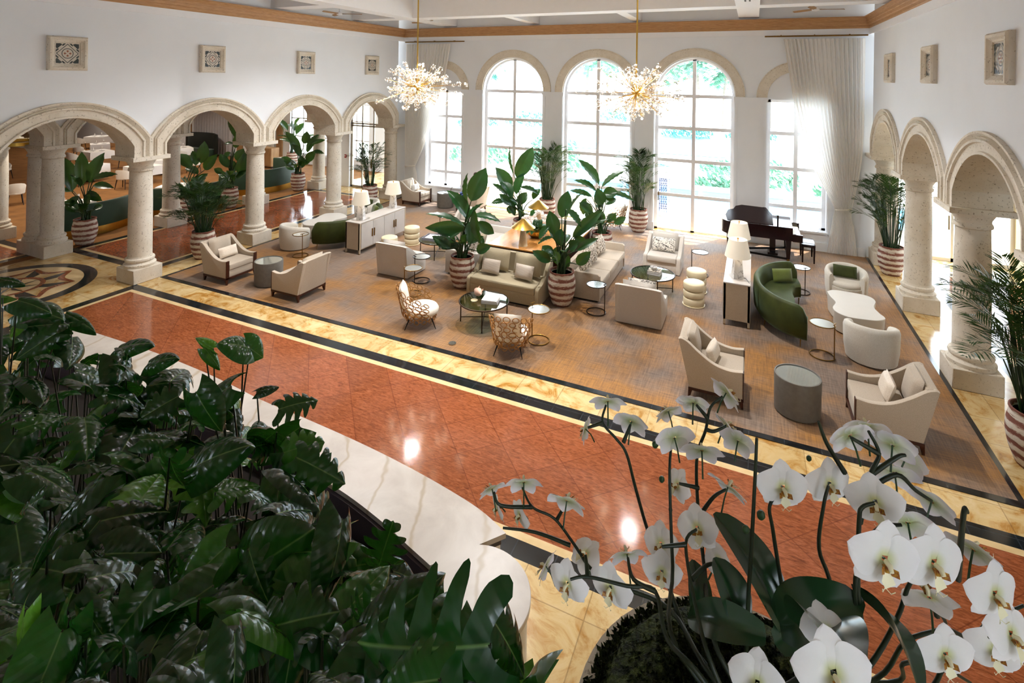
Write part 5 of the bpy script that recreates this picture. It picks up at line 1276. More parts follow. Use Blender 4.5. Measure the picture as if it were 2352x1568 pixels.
t = thing('garden_lantern', 'pale blue lattice garden lantern standing outside the tall right window', 'lantern', (-3.0, 20.4, 0))
MT['lat'] = pm('lattice_metal', '6f7ea8', .5)
b = B()
for sx in (-1, 1):
    for sy in (-1, 1): b.box(sx * .17 - .02, sx * .17 + .02, sy * .17 - .02, sy * .17 + .02, .08, 1.35)
b.box(-.24, .24, -.24, .24, 0, .08); b.obj('frame', MT['sash'], t, 0)
b = B()
for s in (-1, 1):
    for k in range(4): v_ = -.12 + .08 * k; b.box(s * .17 - .008, s * .17 + .008, v_ - .012, v_ + .012, .08, 1.3); b.box(v_ - .012, v_ + .012, s * .17 - .008, s * .17 + .008, .08, 1.3)
    for k in range(7): z = .2 + .17 * k; b.box(s * .17 - .008, s * .17 + .008, -.15, .15, z, z + .03); b.box(-.15, .15, s * .17 - .008, s * .17 + .008, z, z + .03)
b.obj('lattice', MT['lat'], t, 0); B().box(-.28, .28, -.28, .28, 1.35, 1.42).obj('cap', MT['sash'], t, 0)
def tuft(b, c, r, h, n, rr, mi=0, w=.12):
    for _ in range(n):
        a = rr.uniform(0, 2 * PI); q = r * math.sqrt(rr.random()); z = h * rr.uniform(.15, 1) * (1 - .5 * (q / r) ** 2)
        d = V((rr.gauss(0, 1), rr.gauss(0, 1), rr.gauss(0, .8))).normalized(); e = d.orthogonal().normalized(); f = d.cross(e); p = V(c) + V((q * math.cos(a), q * math.sin(a), z)); L = w * rr.uniform(.7, 1.4)
        b.add([p - e * L * .35, p + f * L, p + e * L * .35, p - f * L], [(0, 1, 2, 3)], mi)
def bush(label, x, y, r, h, group, m='leafx', seed=0, z=0):
    b = B(); rr = random.Random(seed); tuft(b, (0, 0, 0), r, h, int(260 * max(1, r)), rr, w=.16)
    b.tube([(0, 0, -.02), (0, 0, h * .5)], .04, 5, 1); o = b.obj('garden_bush', [MT[m], MT['bark']], None, 0, T(x, y, z)); return tag(o, label, 'bush', group)
for i, (x, y, r, h, lb) in enumerate([(.6, 27.6, 1.4, 1.3, 'bright bush beyond the fountain, seen through the right window'), (-1.6, 25.9, .8, .7, 'low shrub beyond the teal fountain edge'), (3.5, 26.2, 1.1, .8, 'low hedge shrub at the right of the far right window'),
      (-11.2, 31, 1.6, 1.6, 'feathery bush through the middle window'), (-9.4, 26.5, 1.4, 1.2, 'lower bush through the middle window beside the channel'), (-14.5, 27.5, 1.8, 1.2, 'pale bush through the left arched window'),
      (-1.5, 30.5, 1.2, .7, 'low shrub before the pool, right arched window'), (-5.2, 48.5, 2.2, .9, 'hedge clump beyond the pool below the palms'), (-.2, 49, 2.0, .9, 'hedge clump beyond the pool, right of the palms'), (-20.6, 49.5, 2.4, 1.6, 'dark hedge far off through the left arched window'), (-24.5, 46, 2.0, 1.5, 'small dark hedge at the lower left of the left arched window'), (-12.5, 60, 3.5, 2.0, 'hedge far beyond the lawn through the middle window')]):
    bush(lb, x, y, r, h, 'garden bushes', 'leafd' if i > 6 else 'leafx', i)
def palm_tree(label, x, y, h, seed):
    t = thing('palm_tree', label, 'tree', (x, y, 0), 0, 'garden palm trees'); rr = random.Random(seed); lean = V((rr.uniform(-.3, .3), rr.uniform(-.3, .3), 0))
    B().tube([lean * (k / 5) ** 2 + V((0, 0, h * k / 5 - .02)) for k in range(6)], [.26, .22, .2, .19, .18, .17], 8).obj('trunk', MT['bark'], t)
    b = B()
    for i in range(38):
        a = rr.uniform(0, 2 * PI); el = rr.uniform(-.5, 1.2); d = V((math.cos(a) * math.cos(el), math.sin(a) * math.cos(el), math.sin(el))); s = V((-math.sin(a), math.cos(a), 0)); L = rr.uniform(2.2, 3.0); top = lean + V((0, 0, h))
        pts = [top + d * (L * q) + V((0, 0, -1.3 * q * q)) for q in (0, .25, .5, .75, 1)]
        for p, q, w0, w1 in zip(pts[:-1], pts[1:], (.05, .35, .45, .3), (.35, .45, .3, .02)):
            for sg in (-1, 1):
                for e in range(4):
                    c0 = p.lerp(q, e / 4); wv = (w0 + (w1 - w0) * e / 4) * 1.7; tp = c0 + s * sg * wv + d * wv * .6 + V((0, 0, -.55 * wv)); b.add([c0, c0.lerp(q, .35), tp], [(0, 1, 2)])
    b.obj('crown', MT['leafx'], t, 0)
for i, (x, y, h, lb) in enumerate([(-8.6, 55.5, 6.4, 'palm tree through the right arched window, left of a close pair'), (-5.2, 57.5, 6.8, 'palm tree through the right arched window, right of a close pair'), (-2.8, 58.6, 6.0, 'palm tree standing alone at the right of the right arched window'),
      (-16.5, 60, 7, 'palm tree in the middle arched window near its mullion'), (-19.5, 66, 7.5, 'slender palm tree at the left of the middle arched window'), (-13.0, 70, 7.5, 'palm tree behind the right chandelier'), (-30.5, 60, 7.5, 'palm tree at the right of the left arched window'), (1.5, 62, 6.5, 'palm tree seen at the top of the far right window'), (.0, 75, 6, 'distant palm tree between the right windows'), (-9.5, 75, 7, 'distant palm tree behind the close pair')]):
    palm_tree(lb, x, y, h, 20 + i)
def tree(label, x, y, h, r, seed):
    t = thing('garden_tree', label, 'tree', (x, y, 0), 0, 'leafy garden trees'); rr = random.Random(seed); B().tube([(0, 0, -.02), (.1, 0, h * .5), (0, .1, h * .8)], [.25, .18, .08], 8).obj('trunk', MT['bark'], t)
    b = B()
    for _ in range(7): tuft(b, (rr.uniform(-r, r) * .6, rr.uniform(-r, r) * .6, h - r * 1.1 + rr.uniform(0, r)), r * .6, r * .7, 120, rr, w=.35)
    b.obj('crown', MT['leafd'], t, 0)
for i, (x, y, h, r, lb) in enumerate([(-29, 54, 6.8, 2.4, 'leafy tree in the right half of the left arched window'), (-22, 86, 9.5, 4, 'large leafy tree behind the middle arched window'), (-12, 96, 10, 4.5, 'large leafy tree behind the right chandelier'), (-2, 98, 10, 4.5, 'large leafy tree at the top of the right arched window'), (6, 84, 8, 3, 'leafy tree through the far right window'), (-34, 64, 6.5, 2.2, 'pale tree in the left half of the left arched window')]): tree(lb, x, y, h, r, 60 + i)
t = thing('beach_umbrella', 'white sun umbrella on the sand through the left arched window', 'umbrella', (-17.5, 31, 0), 0); B().lathe([(2.6, 2.3), (.1, 3.2), (0, 3.25)], 10).obj('canopy', MT['white'], t, 0); B().tube([(0, 0, -.02), (0, 0, 3.2)], .04, 8).obj('pole', MT['white'], t)
t = thing('sun_lounger', 'pale lounger on the terrace with a lamp shade reflection beside it', 'lounger', (-.6, 33, 0), .5)
B().rbox(-.35, .35, -1, 1, .3, .4, .02).obj('mattress', MT['white'], t); B().box(-.35, .35, -.95, .95, .24, .3).obj('frame', MT['silver'], t, 0)
for sx in (-1, 1):
    for sy in (-1, 1): B().box(sx * .3 - .025, sx * .3 + .025, sy * .85 - .025, sy * .85 + .025, -.02, .24).obj('leg', MT['silver'], t, 0)
t['label'] = 'pale sun lounger on the far terrace beside the pool'
# ------------------------------------------------------------------ foreground: marble bench planter
MT['counter'] = None; MT['ostem'] = pm('orchid_stem', '1c2612', .45, var=.25, scale=12)
k = N('veined_quartzite'); vec = k.coord('Object', (1, 1, 1), R(25)); n0 = k.noise(vec, 1.6, 6, .6, .6)
wv = k.n('ShaderNodeTexWave', bands_direction='X'); k.t.links.new(k.coord('Object', (1, 1, 1), R(-28)), wv.inputs[0]); wv.inputs['Scale'].default_value = .55; wv.inputs['Distortion'].default_value = 6; wv.inputs['Detail'].default_value = 4; wv.inputs['Detail Scale'].default_value = 1.4
vein = k.ramp(wv.outputs['Fac'], [(.0, (1, 1, 1, 1)), (.018, (.25, .25, .25, 1)), (.04, (0, 0, 0, 1))])
col = k.ramp(n0, [(.3, 'b3a99f'), (.55, 'c6beb4'), (.75, 'd2cbc2')]); col = k.mix(k.math('MULTIPLY', vein, .65), col, 'a08c6c')
MT['counter'] = k.done(k.pbsdf(col, .28, 0, .4))
ZT = .55
OUT = [plan(*p, ZT) for p in ((150, 742), (330, 800), (440, 842), (520, 878), (600, 918), (700, 960), (800, 1004), (900, 1052), (1000, 1106), (1100, 1168), (1162, 1224))]
INN = [plan(*p, ZT) for p in ((60, 800), (230, 860), (360, 925), (460, 968), (560, 1005), (640, 1045), (720, 1088), (800, 1138), (880, 1200), (940, 1255), (988, 1298))]
dc = plan(1092, 1362, ZT); dr = ((plan(1225, 1350, ZT) - dc).length + (plan(1188, 1440, ZT) - dc).length) / 2
t = thing('marble_bench', 'curved white marble planter bench with rounded end in front of the foliage', 'bench')
o1 = smooth_path([(p.x, p.y, 0) for p in OUT], 5); i1 = smooth_path([(p.x, p.y, 0) for p in INN], 5)
def band(b, off, z0, z1, mi=0):
    rings = []
    for p, q in zip(o1, i1):
        d = (q - p).normalized(); a, c = p + d * off, q - d * off; rings.append([(a.x, a.y, z0), (a.x, a.y, z1), (c.x, c.y, z1), (c.x, c.y, z0)])
    b.loft(rings, mi)
b = B(); band(b, 0, ZT - .05, ZT); b.lathe([(0, ZT - .05), (dr - .004, ZT - .05), (dr, ZT - .045), (dr, ZT - .002), (dr - .004, ZT + .002), (0, ZT + .002)], 72, 0, T(dc.x, dc.y, 0)); b.obj('marble_top', MT['counter'], t, 30)
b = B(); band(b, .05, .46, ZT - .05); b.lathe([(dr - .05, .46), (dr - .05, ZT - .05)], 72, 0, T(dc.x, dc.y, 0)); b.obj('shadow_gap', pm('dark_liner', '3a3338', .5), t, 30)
b = B(); band(b, .06, 0, .46); b.lathe([(0, 0), (dr - .03, 0), (dr - .03, .46), (0, .46)], 72, 0, T(dc.x, dc.y, 0)); b.obj('base', MT['cloudw'], t, 30)
b = B(); rings = []                                                   # dark metal liner inside the ring
for q, p in zip(i1, o1):
    d = (q - p).normalized(); a = q - d * .02; c = q + d * .03; rings.append([(a.x, a.y, .05), (a.x, a.y, ZT - .06), (c.x, c.y, ZT - .06), (c.x, c.y, .05)])
b.loft(rings); b.obj('liner', pm('plum_liner', '4a4048', .45), t, 30)
# soil bed
bed = [q + (q - p).normalized() * .12 for q, p in list(zip(i1, o1))[::2]][:-3]
poly = [(p.x, p.y) for p in bed] + [(dc.x - dr - .25, dc.y), (-.6, 1.75), (-1.2, .9), (-3.5, .8), (-9.6, 2.6)]
area = sum(poly[i][0] * poly[(i + 1) % len(poly)][1] - poly[(i + 1) % len(poly)][0] * poly[i][1] for i in range(len(poly)))
if area < 0: poly = poly[::-1]
o = B().prism(poly, .0, .30).obj('planting_bed', MT['soil'], None, 0); tag(o, 'dark soil bed under the foreground foliage inside the marble bench', 'planting bed')
# monstera leaf shapes: base at origin, tip along +Y, face +Z, unit length
def monstera(seed, split=True, ent=.5, holes=True):
    rr = random.Random(seed); b = B(); NL = 5 if split else 7; W = rr.uniform(.40, .46)
    def hw(t): return W * (max(0.0, math.sin(PI * min(1, (t + .16) / 1.16)) ** .75)) * (1.06 - .25 * t)
    def pt(t, s, sg):
        "t along midrib, s 0..1 outwards; veins sweep forward; heart lobes behind the base"
        w = hw(t); y = t - .20 * s * s * (1 - t) * 1.3 + .12 * s * t * (1 - t); x = sg * w * s
        z = .10 * s * w / .45 * (1.2 - s * 1.5) - .22 * t * t + .03 * math.sin(t * 30) * s * (1 - s) - .10 * s * s * s
        return (x, y, z)
    for sg in (-1, 1):
        for k in range(NL):
            t0, t1 = k / NL, (k + 1) / NL; cut = split and k < NL - 1
            s_in = rr.uniform(.38, .62) if cut else 1.0; gap = (.24 if ent > .2 else .27) if split else 0
            vs, fs = [], []; ns, nt = 8, 4
            for j in range(ns + 1):
                s = j / ns; g0 = g1 = 0
                if split and s > ent: q_ = (s - ent) / (1 - ent); g1 = gap * min(1, q_ * 3) * (.75 + .5 * q_ * q_); g0 = g1 * .7
                a0, a1 = t0 + (t1 - t0) * g0 * (k > 0), t1 - (t1 - t0) * g1
                for i in range(nt + 1): vs.append(pt(a0 + (a1 - a0) * i / nt, s * (1 - (.16 * (abs(i / nt - .5) * 2) ** 2 * max(0, s - .6) / .4 if split else 0)), sg))
            for j in range(ns):
                for i in range(nt):
                    f = (j * (nt + 1) + i, j * (nt + 1) + i + 1, (j + 1) * (nt + 1) + i + 1, (j + 1) * (nt + 1) + i)
                    fs.append(f if sg < 0 else f[::-1])
            b.add(vs, fs)
    return b
k = N('monstera_leaf'); vec = k.coord('Object'); n = k.noise(vec, 4, 3); sep = k.n('ShaderNodeSeparateXYZ'); k.t.links.new(vec, sep.inputs[0])
ax = k.math('ABSOLUTE', sep.outputs[0]); rib = k.ramp(ax, [(.004, (1, 1, 1, 1)), (.014, (0, 0, 0, 1))])
vn = k.math('SINE', k.math('ADD', k.math('MULTIPLY', sep.outputs[1], 48.0), k.math('MULTIPLY', ax, -34.0)))
info = k.n('ShaderNodeObjectInfo'); hue = k.ramp(info.outputs['Random'], [(0, '05260b'), (.5, '093812'), (.78, '134a14'), (.88, '2a6418'), (1, '5f9624')])
col = k.mix(k.math('MULTIPLY', n, .3), hue, '0d2c16'); col = k.mix(k.math('MULTIPLY', rib, .5), col, '7a9a58')
p = k.pbsdf(col, .22, 0, .45, k.bump(k.math('ADD', vn, n), .10, .02)); tr = k.n('ShaderNodeBsdfTranslucent'); k.set(tr, 'Color', lin('3d7a1e')); mx = k.n('ShaderNodeMixShader'); mx.inputs[0].default_value = .14
k.t.links.new(p, mx.inputs[1]); k.t.links.new(tr.outputs[0], mx.inputs[2]); MT['mon'] = k.done(mx.outputs[0])
MT['mon_deep'] = MT['mon'].copy()
for nd in MT['mon_deep'].node_tree.nodes:
    if nd.type == 'VALTORGB' and len(nd.color_ramp.elements) == 5:
        for e_ in nd.color_ramp.elements: e_.color = lin('0a3414')
LEAF = [monstera(1, True, .42).mesh('split_leaf', MT['mon'], 60), monstera(2, True, .55).mesh('split_leaf', MT['mon'], 60), monstera(3, False).mesh('heart_leaf', MT['mon'], 60), monstera(4, False).mesh('heart_leaf', MT['mon'], 60), monstera(5, True, .30).mesh('deep_split_leaf', MT['mon'], 60), monstera(8, True, .16).mesh('deep_split_leaf', MT['mon_deep'], 60)]
def leaf_matrix(base, tip, nrm, wr=1.0):
    base, tip, nrm = V(base), V(tip), V(nrm); y = tip - base; L = y.length; y.normalize(); z = nrm - y * nrm.dot(y)
    if z.length < 1e-3: z = y.orthogonal()
    z.normalize(); x = y.cross(z); m = Mx(((x.x, y.x, z.x, base.x), (x.y, y.y, z.y, base.y), (x.z, y.z, z.z, base.z), (0, 0, 0, 1)))
    return m @ Mx.Diagonal((L * wr, L, L, 1))
rr = random.Random(42)
EDGE = [(-60, 628), (0, 640), (90, 655), (180, 715), (250, 760), (330, 785), (430, 800), (520, 850), (600, 905), (640, 950), (700, 1010), (735, 1060), (755, 1130), (780, 1210), (850, 1260), (940, 1330), (1040, 1370), (1110, 1400), (1160, 1480), (1225, 1580), (1260, 1660)]
def edge_y(x):
    for (x0, y0), (x1, y1) in zip(EDGE[:-1], EDGE[1:]):
        if x0 <= x <= x1: return y0 + (y1 - y0) * (x - x0) / (x1 - x0)
    return 1700
WT = [(600, 5.4), (700, 5.0), (800, 4.6), (950, 3.9), (1100, 3.2), (1250, 2.6), (1400, 2.05), (1560, 1.6), (1750, 1.3)]
def w_at(py):
    for (a, wa), (c, wc) in zip(WT[:-1], WT[1:]):
        if py <= c: return wa + (wc - wa) * max(0, py - a) / (c - a)
    return WT[-1][1]
plants = {}
NAMES = {}
def plant_for(p, kx, ky):
    "one plant per patch of the bed"
    key = (kx, ky)
    if key not in plants:
        plants[key] = dict(root=None, leaves=[], p=V((p.x, p.y, .30)))
    return plants[key]
def put(base, tip, nrm, variant, wr, key):
    pl = plant_for(base, *key); pl['leaves'].append((V(base), V(tip), V(nrm), variant, wr))
cand = []
x = -40
# random canopy, upper and lower layer
for layer, count in ((0, 225), (1, 125)):
    made = 0
    while made < count:
        px, py = rr.uniform(-80, 1230), rr.uniform(640, 1640)
        if py < edge_y(px) + (48 if layer == 0 else 95): continue
        if py > 1150 and px < 760 and rr.random() < .45: made += 1; continue
        w = w_at(py) * (1 + (0 if layer == 0 else rr.uniform(.10, .28))) * rr.uniform(.95, 1.06); p = away(px, py, w)
        if p.z < .9: continue
        s = rr.uniform(.27, .42) * (.95 if w > 3 else .78 if w > 1.9 else .62); az = rr.uniform(0, 2 * PI); dn = rr.uniform(-.75, .15)
        d = (V((math.cos(az), math.sin(az), 0)) * .8 + V((.1, .5, 0)) * .6); d.normalize(); d = V((d.x, d.y, dn)).normalized()
        nrm = V((.35 + rr.gauss(0, .4), .30 + rr.gauss(0, .4), 1)); b0 = p - d * s * .5
        put(b0, b0 + d * s, nrm, rr.choice([0, 1, 2, 3, 3, 2, 2, 3, 1]), rr.uniform(.9, 1.15), (int((px + 100) // 190), int((py - 600) // 150))); made += 1
# leaves that stand out in the photo: base px, tip px, w, leaf kind, width ratio, face (x right, y up, z to viewer)
HERO = [((575, 800), (512, 775), 4.2, 2, 1.5, (.1, 1, .3)), ((560, 790), (608, 822), 4.2, 2, 1.3, (0, .7, .7)), ((640, 940), (728, 908), 4.0, 0, 1.25, (0, .9, .5)), ((590, 900), (640, 880), 4.0, 3, .8, (0, .9, .4)), ((490, 800), (440, 775), 4.3, 3, .5, (-.5, .5, .6)),
        ((470, 800), (505, 838), 4.3, 3, .6, (.5, .5, .5)), ((150, 720), (215, 745), 5.0, 3, .5, (0, 1, .3)), ((40, 690), (118, 706), 4.6, 3, .9, (0, 1, .3)), ((0, 640), (60, 645), 4.8, 3, .9, (0, 1, .3)), ((270, 800), (335, 772), 4.6, 3, .8, (0, 1, .35)), ((340, 835), (395, 812), 4.3, 3, .9, (0, .9, .5)),
        ((450, 900), (500, 1000), 3.5, 3, .9, (.2, .2, 1)), ((320, 1010), (405, 1000), 3.4, 2, .9, (0, 1, .4)), ((430, 1080), (550, 1010), 3.1, 2, .95, (0, .9, .5)), ((650, 1040), (735, 1010), 3.4, 1, 1.1, (.2, .8, .6)), ((680, 1050), (790, 1100), 3.2, 0, 1.0, (.5, .6, .6)),
        ((720, 1320), (850, 1285), 2.6, 3, 1.0, (0, .8, .6)), ((560, 1320), (680, 1240), 2.5, 2, 1.15, (-.1, .5, .9)), ((545, 1325), (470, 1380), 2.4, 2, 1.1, (0, .6, .8)), ((560, 1470), (440, 1400), 2.1, 3, 1.15, (0, .5, .9)), ((430, 1290), (440, 1385), 2.4, 1, 1.2, (-.1, .2, 1)), ((390, 1050), (410, 1140), 2.9, 0, 1.2, (-.2, .4, .9)),
        ((870, 1300), (895, 1222), 2.5, 4, 1.2, (0, .1, 1)), ((900, 1310), (965, 1330), 2.5, 3, 1.0, (.1, .8, .5)), ((690, 1230), (640, 1200), 2.8, 3, 1.0, (0, .9, .4)), ((700, 1225), (755, 1195), 2.8, 3, .7, (0, .8, .5)), ((860, 1400), (800, 1480), 1.9, 4, 1.3, (-.2, .2, 1)), ((700, 1440), (610, 1480), 2.0, 2, .9, (0, .8, .6)),
        ((1125, 1480), (800, 1520), 1.45, 5, 1.15, (0, .35, .9)), ((1130, 1420), (1230, 1570), 1.5, 1, .8, (.6, .45, .6)), ((1010, 1560), (850, 1580), 1.35, 1, 1.2, (0, .9, .5)), ((250, 1290), (195, 1265), 2.5, 3, .35, (.3, .4, .8)), ((110, 1240), (55, 1340), 2.3, 3, .42, (.1, .2, 1)),
        ((160, 1420), (110, 1560), 1.7, 3, .6, (0, .3, 1)), ((60, 1400), (20, 1540), 1.7, 3, .55, (-.2, .3, 1)), ((200, 1400), (255, 1500), 1.8, 3, .6, (.4, .4, .8)), ((500, 1500), (340, 1568), 1.7, 3, .6, (0, .8, .6)), ((620, 1440), (760, 1400), 1.9, 1, 1.1, (0, .8, .6)), ((100, 1140), (30, 1180), 2.9, 4, 1.0, (0, .7, .7)), ((860, 1440), (1010, 1330), 1.8, 3, .7, (0, .6, .8))]
for (bx, by), (tx, ty), w, kd, wr_, fc in HERO:
    bp, tp = away(bx, by, w), away(tx, ty, w * rr.uniform(.97, 1.03)); nrm = RT * fc[0] + UP * fc[1] - FW * fc[2]
    put(bp, tp, nrm, kd, wr_, (int((bx + 100) // 190), int((by - 600) // 150)))
words_r = ['topmost row', 'second row from the top', 'upper middle', 'middle row', 'lower middle', 'lowest full row', 'cut by the bottom edge']
words_c = ['at the left frame edge', 'beside the left edge', 'left of the bed centre', 'in the bed centre', 'right of the bed centre', 'near the marble bench', 'overhanging the bench end', 'beside the stone floor']
for (kx, ky), pl in sorted(plants.items()):
    L = pl['leaves']; c = sum((l[0] for l in L), V((0, 0, 0))) / len(L); root = V((c.x, c.y, .306))
    t = thing('monstera_plant', 'split-leaf plant %s, %s' % (words_c[max(0, min(kx, 7))], words_r[max(0, min(ky, 6))]), 'plant', root, 0, 'foliage plants in the bench planter')
    st = B()
    for bp, tp, nrm, kd, wr_ in L:
        link('leaf', LEAF[kd], t, Mx.Translation(-root) @ leaf_matrix(bp, tp, nrm, wr_))
        g = root + V((rr.uniform(-.15, .15), rr.uniform(-.15, .15), 0)); h = bp.z - g.z
        k1 = V((bp.x + (g.x - bp.x) * .35, bp.y + (g.y - bp.y) * .35, bp.z - .30 * h))
        st.tube([q - root for q in smooth_path([g, g.lerp(k1, .6), k1, bp], 3)], [.011, .011, .010, .010, .009, .009, .008, .007, .006, .005], 5)
    st.obj('stems', MT['ostem'], t, 60)
# ------------------------------------------------------------------ foreground: orchids in a stone urn
UC = V((0, 0, 0)) + RT * .52 + FW * 1.13; ZU = 3.55
struct(B().box(-.28, 3.6, -1.2, 1.52, 0, 3.1).obj('wall_balcony', MT['plaster'], smooth=0))
t = thing('stone_urn', 'rough stone urn holding the white orchids at the bottom right', 'urn', (UC.x, UC.y, 3.1))
B().lathe([(.20, 0), (.20, .03), (.24, .08), (.30, .20), (.34, .34), (.37, .43), (.368, .445), (.33, .45), (.31, .40), (0, .38)], 56).obj('urn', MT['stone'], t, 50)
MT['moss'] = pm('green_moss', '4f5c26', .95, c2='1c2410', scale=45, bump=1.0, bscale=120, bdist=.02)
b = B(); b.lathe([(.335, .42), (.335, .452), (.29, .495), (.2, .525), (0, .54)], 40); rr = random.Random(9)
for _ in range(9000):
    a = rr.uniform(0, 2 * PI); q = .35 * math.sqrt(rr.random()); z = .545 - .10 * (q / .35) ** 2.2; p = V((q * math.cos(a), q * math.sin(a), z)); d = V((rr.gauss(0, 1), rr.gauss(0, 1), rr.uniform(.1, 1.2))).normalized(); e = d.orthogonal().normalized()
    pts = [p, p + d * .010 + e * .007, p + d * .018 - e * .006]; w_ = d.cross(e) * .0011
    b.add([pts[0] - w_, pts[0] + w_, pts[1] + w_, pts[2], pts[1] - w_], [(0, 1, 2, 3, 4)])
o = b.obj('moss', MT['moss'], t, 50)
# flower
k = N('orchid_petal'); vec = k.coord('Object'); ln = k.n('ShaderNodeVectorMath', operation='LENGTH'); k.t.links.new(vec, ln.inputs[0])
n = k.noise(vec, 90, 3); geo = k.n('ShaderNodeNewGeometry'); col = k.ramp(ln.outputs['Value'], [(.006, 'd8dba0'), (.018, 'f3f1ee'), (.05, 'f6f3f4')])
colb = k.ramp(ln.outputs['Value'], [(.007, 'bcc68e'), (.022, 'e2e3d2'), (.045, 'efe9ef')]); col = k.mix(geo.outputs['Backfacing'], col, colb)
d = k.pbsdf(col, .55, 0, .25, k.bump(n, .1, .002)); tr = k.n('ShaderNodeBsdfTranslucent'); k.set(tr, 'Color', col); mx = k.n('ShaderNodeMixShader'); mx.inputs[0].default_value = .35; k.t.links.new(d, mx.inputs[1]); k.t.links.new(tr.outputs[0], mx.inputs[2]); MT['petal'] = k.done(mx.outputs[0])
MT['lipw'] = pm('orchid_lip', 'efe6c0', .5, var=.05); MT['lipy'] = pm('orchid_throat', 'b98a22', .5, c2='7a2f1c', scale=200)
MT['oleaf'] = pm('orchid_leaf', '1d3a20', .22, var=.25, scale=5, spec=.6)
def tepal(b, ang, L, W, lift, curl, wide=.6):
    "one petal from the centre outwards at angle ang in the XY plane, face +Z"
    n, m = 9, 4; vs, fs = [], []; c_, s_ = math.cos(ang), math.sin(ang)
    for i in range(n + 1):
        u = i / n; w = W * (max(0, math.sin(PI * min(1, u ** wide * .97 + .03))) ** .62); r = .004 + L * u
        for j in range(-m, m + 1):
            v = j / m; x = r; y = w * v; z = lift * u + curl * u * u + .10 * W * (1 - v * v) * math.sin(PI * u) + .05 * W * math.sin(7 * u + 3 * v) * abs(v)
            vs.append((x * c_ - y * s_, x * s_ + y * c_, z))
    k_ = 2 * m + 1
    for i in range(n):
        for j in range(2 * m): fs.append((i * k_ + j, (i + 1) * k_ + j, (i + 1) * k_ + j + 1, i * k_ + j + 1))
    b.add(vs, fs)
def flower_mesh(seed, opening=1.0):
    q = random.Random(seed); b = B(); j = lambda s: q.uniform(-s, s)
    for a in (210, 330): tepal(b, R(a + 24 * (1 if a < 270 else -1) + j(4)), .047, .022, -.004, -.006 * opening, .8)
    tepal(b, R(90 + j(4)), .047, .022, -.004, -.004, .8)
    for a in (8, 172): tepal(b, R(a + j(5)), .050, .034, .004 * opening, -.010 * opening, .62)
    return b.mesh('flower', MT['petal'], 70)
def lip_mesh():
    b = B(); b.tube([(0, -.002, .003), (0, -.001, .012), (0, -.006, .018)], [.0035, .004, .003], 8, 0)
    for s in (-1, 1): tepal_pts = [(s * .002, -.006, .006), (s * .012, -.004, .014), (s * .013, -.012, .018), (s * .005, -.014, .012)]; b.add(tepal_pts, [(0, 1, 2, 3)], 1)
    b.add([(-.004, -.010, .008), (.004, -.010, .008), (.010, -.022, .016), (0, -.034, .012), (-.010, -.022, .016)], [(0, 1, 2, 3, 4)], 0)
    b.tube([(.001, -.033, .012), (.006, -.036, .016), (.009, -.030, .019)], .0006, 4, 0); b.tube([(-.001, -.033, .012), (-.006, -.036, .016), (-.009, -.030, .019)], .0006, 4, 0)
    b.tube([(0, -.006, .004), (0, -.013, .010)], [.005, .003], 8, 1); return b.mesh('lip', [MT['lipw'], MT['lipy']], 60)
FM = [flower_mesh(1), flower_mesh(2, 1.6), flower_mesh(3, .6)]; LM = lip_mesh()
k_ = 0
FLW = {  # spike group: (px, py, size px, (right, up, toward viewer), roll)
 'a': [(1396, 922, 80, (.1, .7, -.8), 0), (1450, 968, 80, (.4, .5, -.8), -15), (1345, 985, 62, (-.9, .1, -.4), 10)],
 'b': [(1549, 1005, 90, (-.1, .3, -1), 0), (1535, 945, 70, (-.3, .6, -.8), 20), (1592, 925, 72, (.3, .5, -.8), -10), (1612, 1035, 92, (.2, .6, -.8), 0), (1668, 902, 84, (.8, .5, -.3), -30), (1668, 975, 74, (.8, .6, -.2), -20), (1695, 1012, 78, (.6, .3, -.8), 10), (1556, 1112, 70, (-.5, .2, .2), 0), (1672, 1118, 92, (.6, .7, -.4), 0)],
 'c': [(1130, 1122, 66, (-.4, .6, -.7), 20), (1203, 1108, 82, (0, .6, -.8), 0), (1142, 1165, 60, (-.9, -.2, .4), 0), (1194, 1182, 66, (-.8, -.1, .5), 0), (1302, 1150, 92, (.3, .6, -.7), -20)],
 'd': [(1254, 1300, 74, (-.8, .3, -.5), 30), (1303, 1338, 98, (-.6, 0, .8), 8), (1345, 1272, 76, (-.4, .8, .2), 0), (1402, 1348, 102, (-.6, 0, .8), 5), (1440, 1272, 88, (-.1, .6, -.8), 0), (1518, 1248, 84, (-.4, .2, .4), 20), (1520, 1312, 88, (-.3, .1, .9), 0), (1602, 1212, 90, (-.3, .3, .5), 20), (1652, 1290, 92, (.5, .6, .3), -25)],
 'e': [(1798, 1118, 112, (-.1, .05, 1), 0), (1905, 1110, 106, (.1, .05, 1), 0)],
 'f': [(2010, 1152, 116, (-.45, .05, .9), 10), (2085, 1200, 112, (.3, .4, -.8), -30), (2032, 1282, 156, (-.05, .05, 1), -12), (2145, 1290, 152, (.1, .05, 1), -12), (2135, 1372, 118, (0, .9, -.3), 0)],
 'g': [(1952, 1000, 104, (-.1, .4, -.9), 0), (1990, 978, 94, (.2, .7, -.7), 0), (2050, 1022, 98, (.6, .4, -.7), -20), (2082, 1050, 92, (.8, .3, -.4), 0), (2055, 1085, 96, (.3, .5, -.7), 0), (2140, 1152, 100, (.7, .5, -.4), -20)],
 'h': [(2235, 1262, 118, (.6, .6, -.4), -30), (2285, 1362, 132, (.15, .05, 1), -8), (2172, 1502, 124, (-.1, 0, 1), 0), (2285, 1492, 110, (-.3, .1, .8), 0), (2322, 1455, 130, (.3, .3, .9), -20)],
 'i': [(1915, 1545, 170, (-.1, .2, 1), 5), (1902, 1452, 116, (.2, .8, .5), -20), (1740, 1568, 120, (-.4, .5, .8), 0)]}
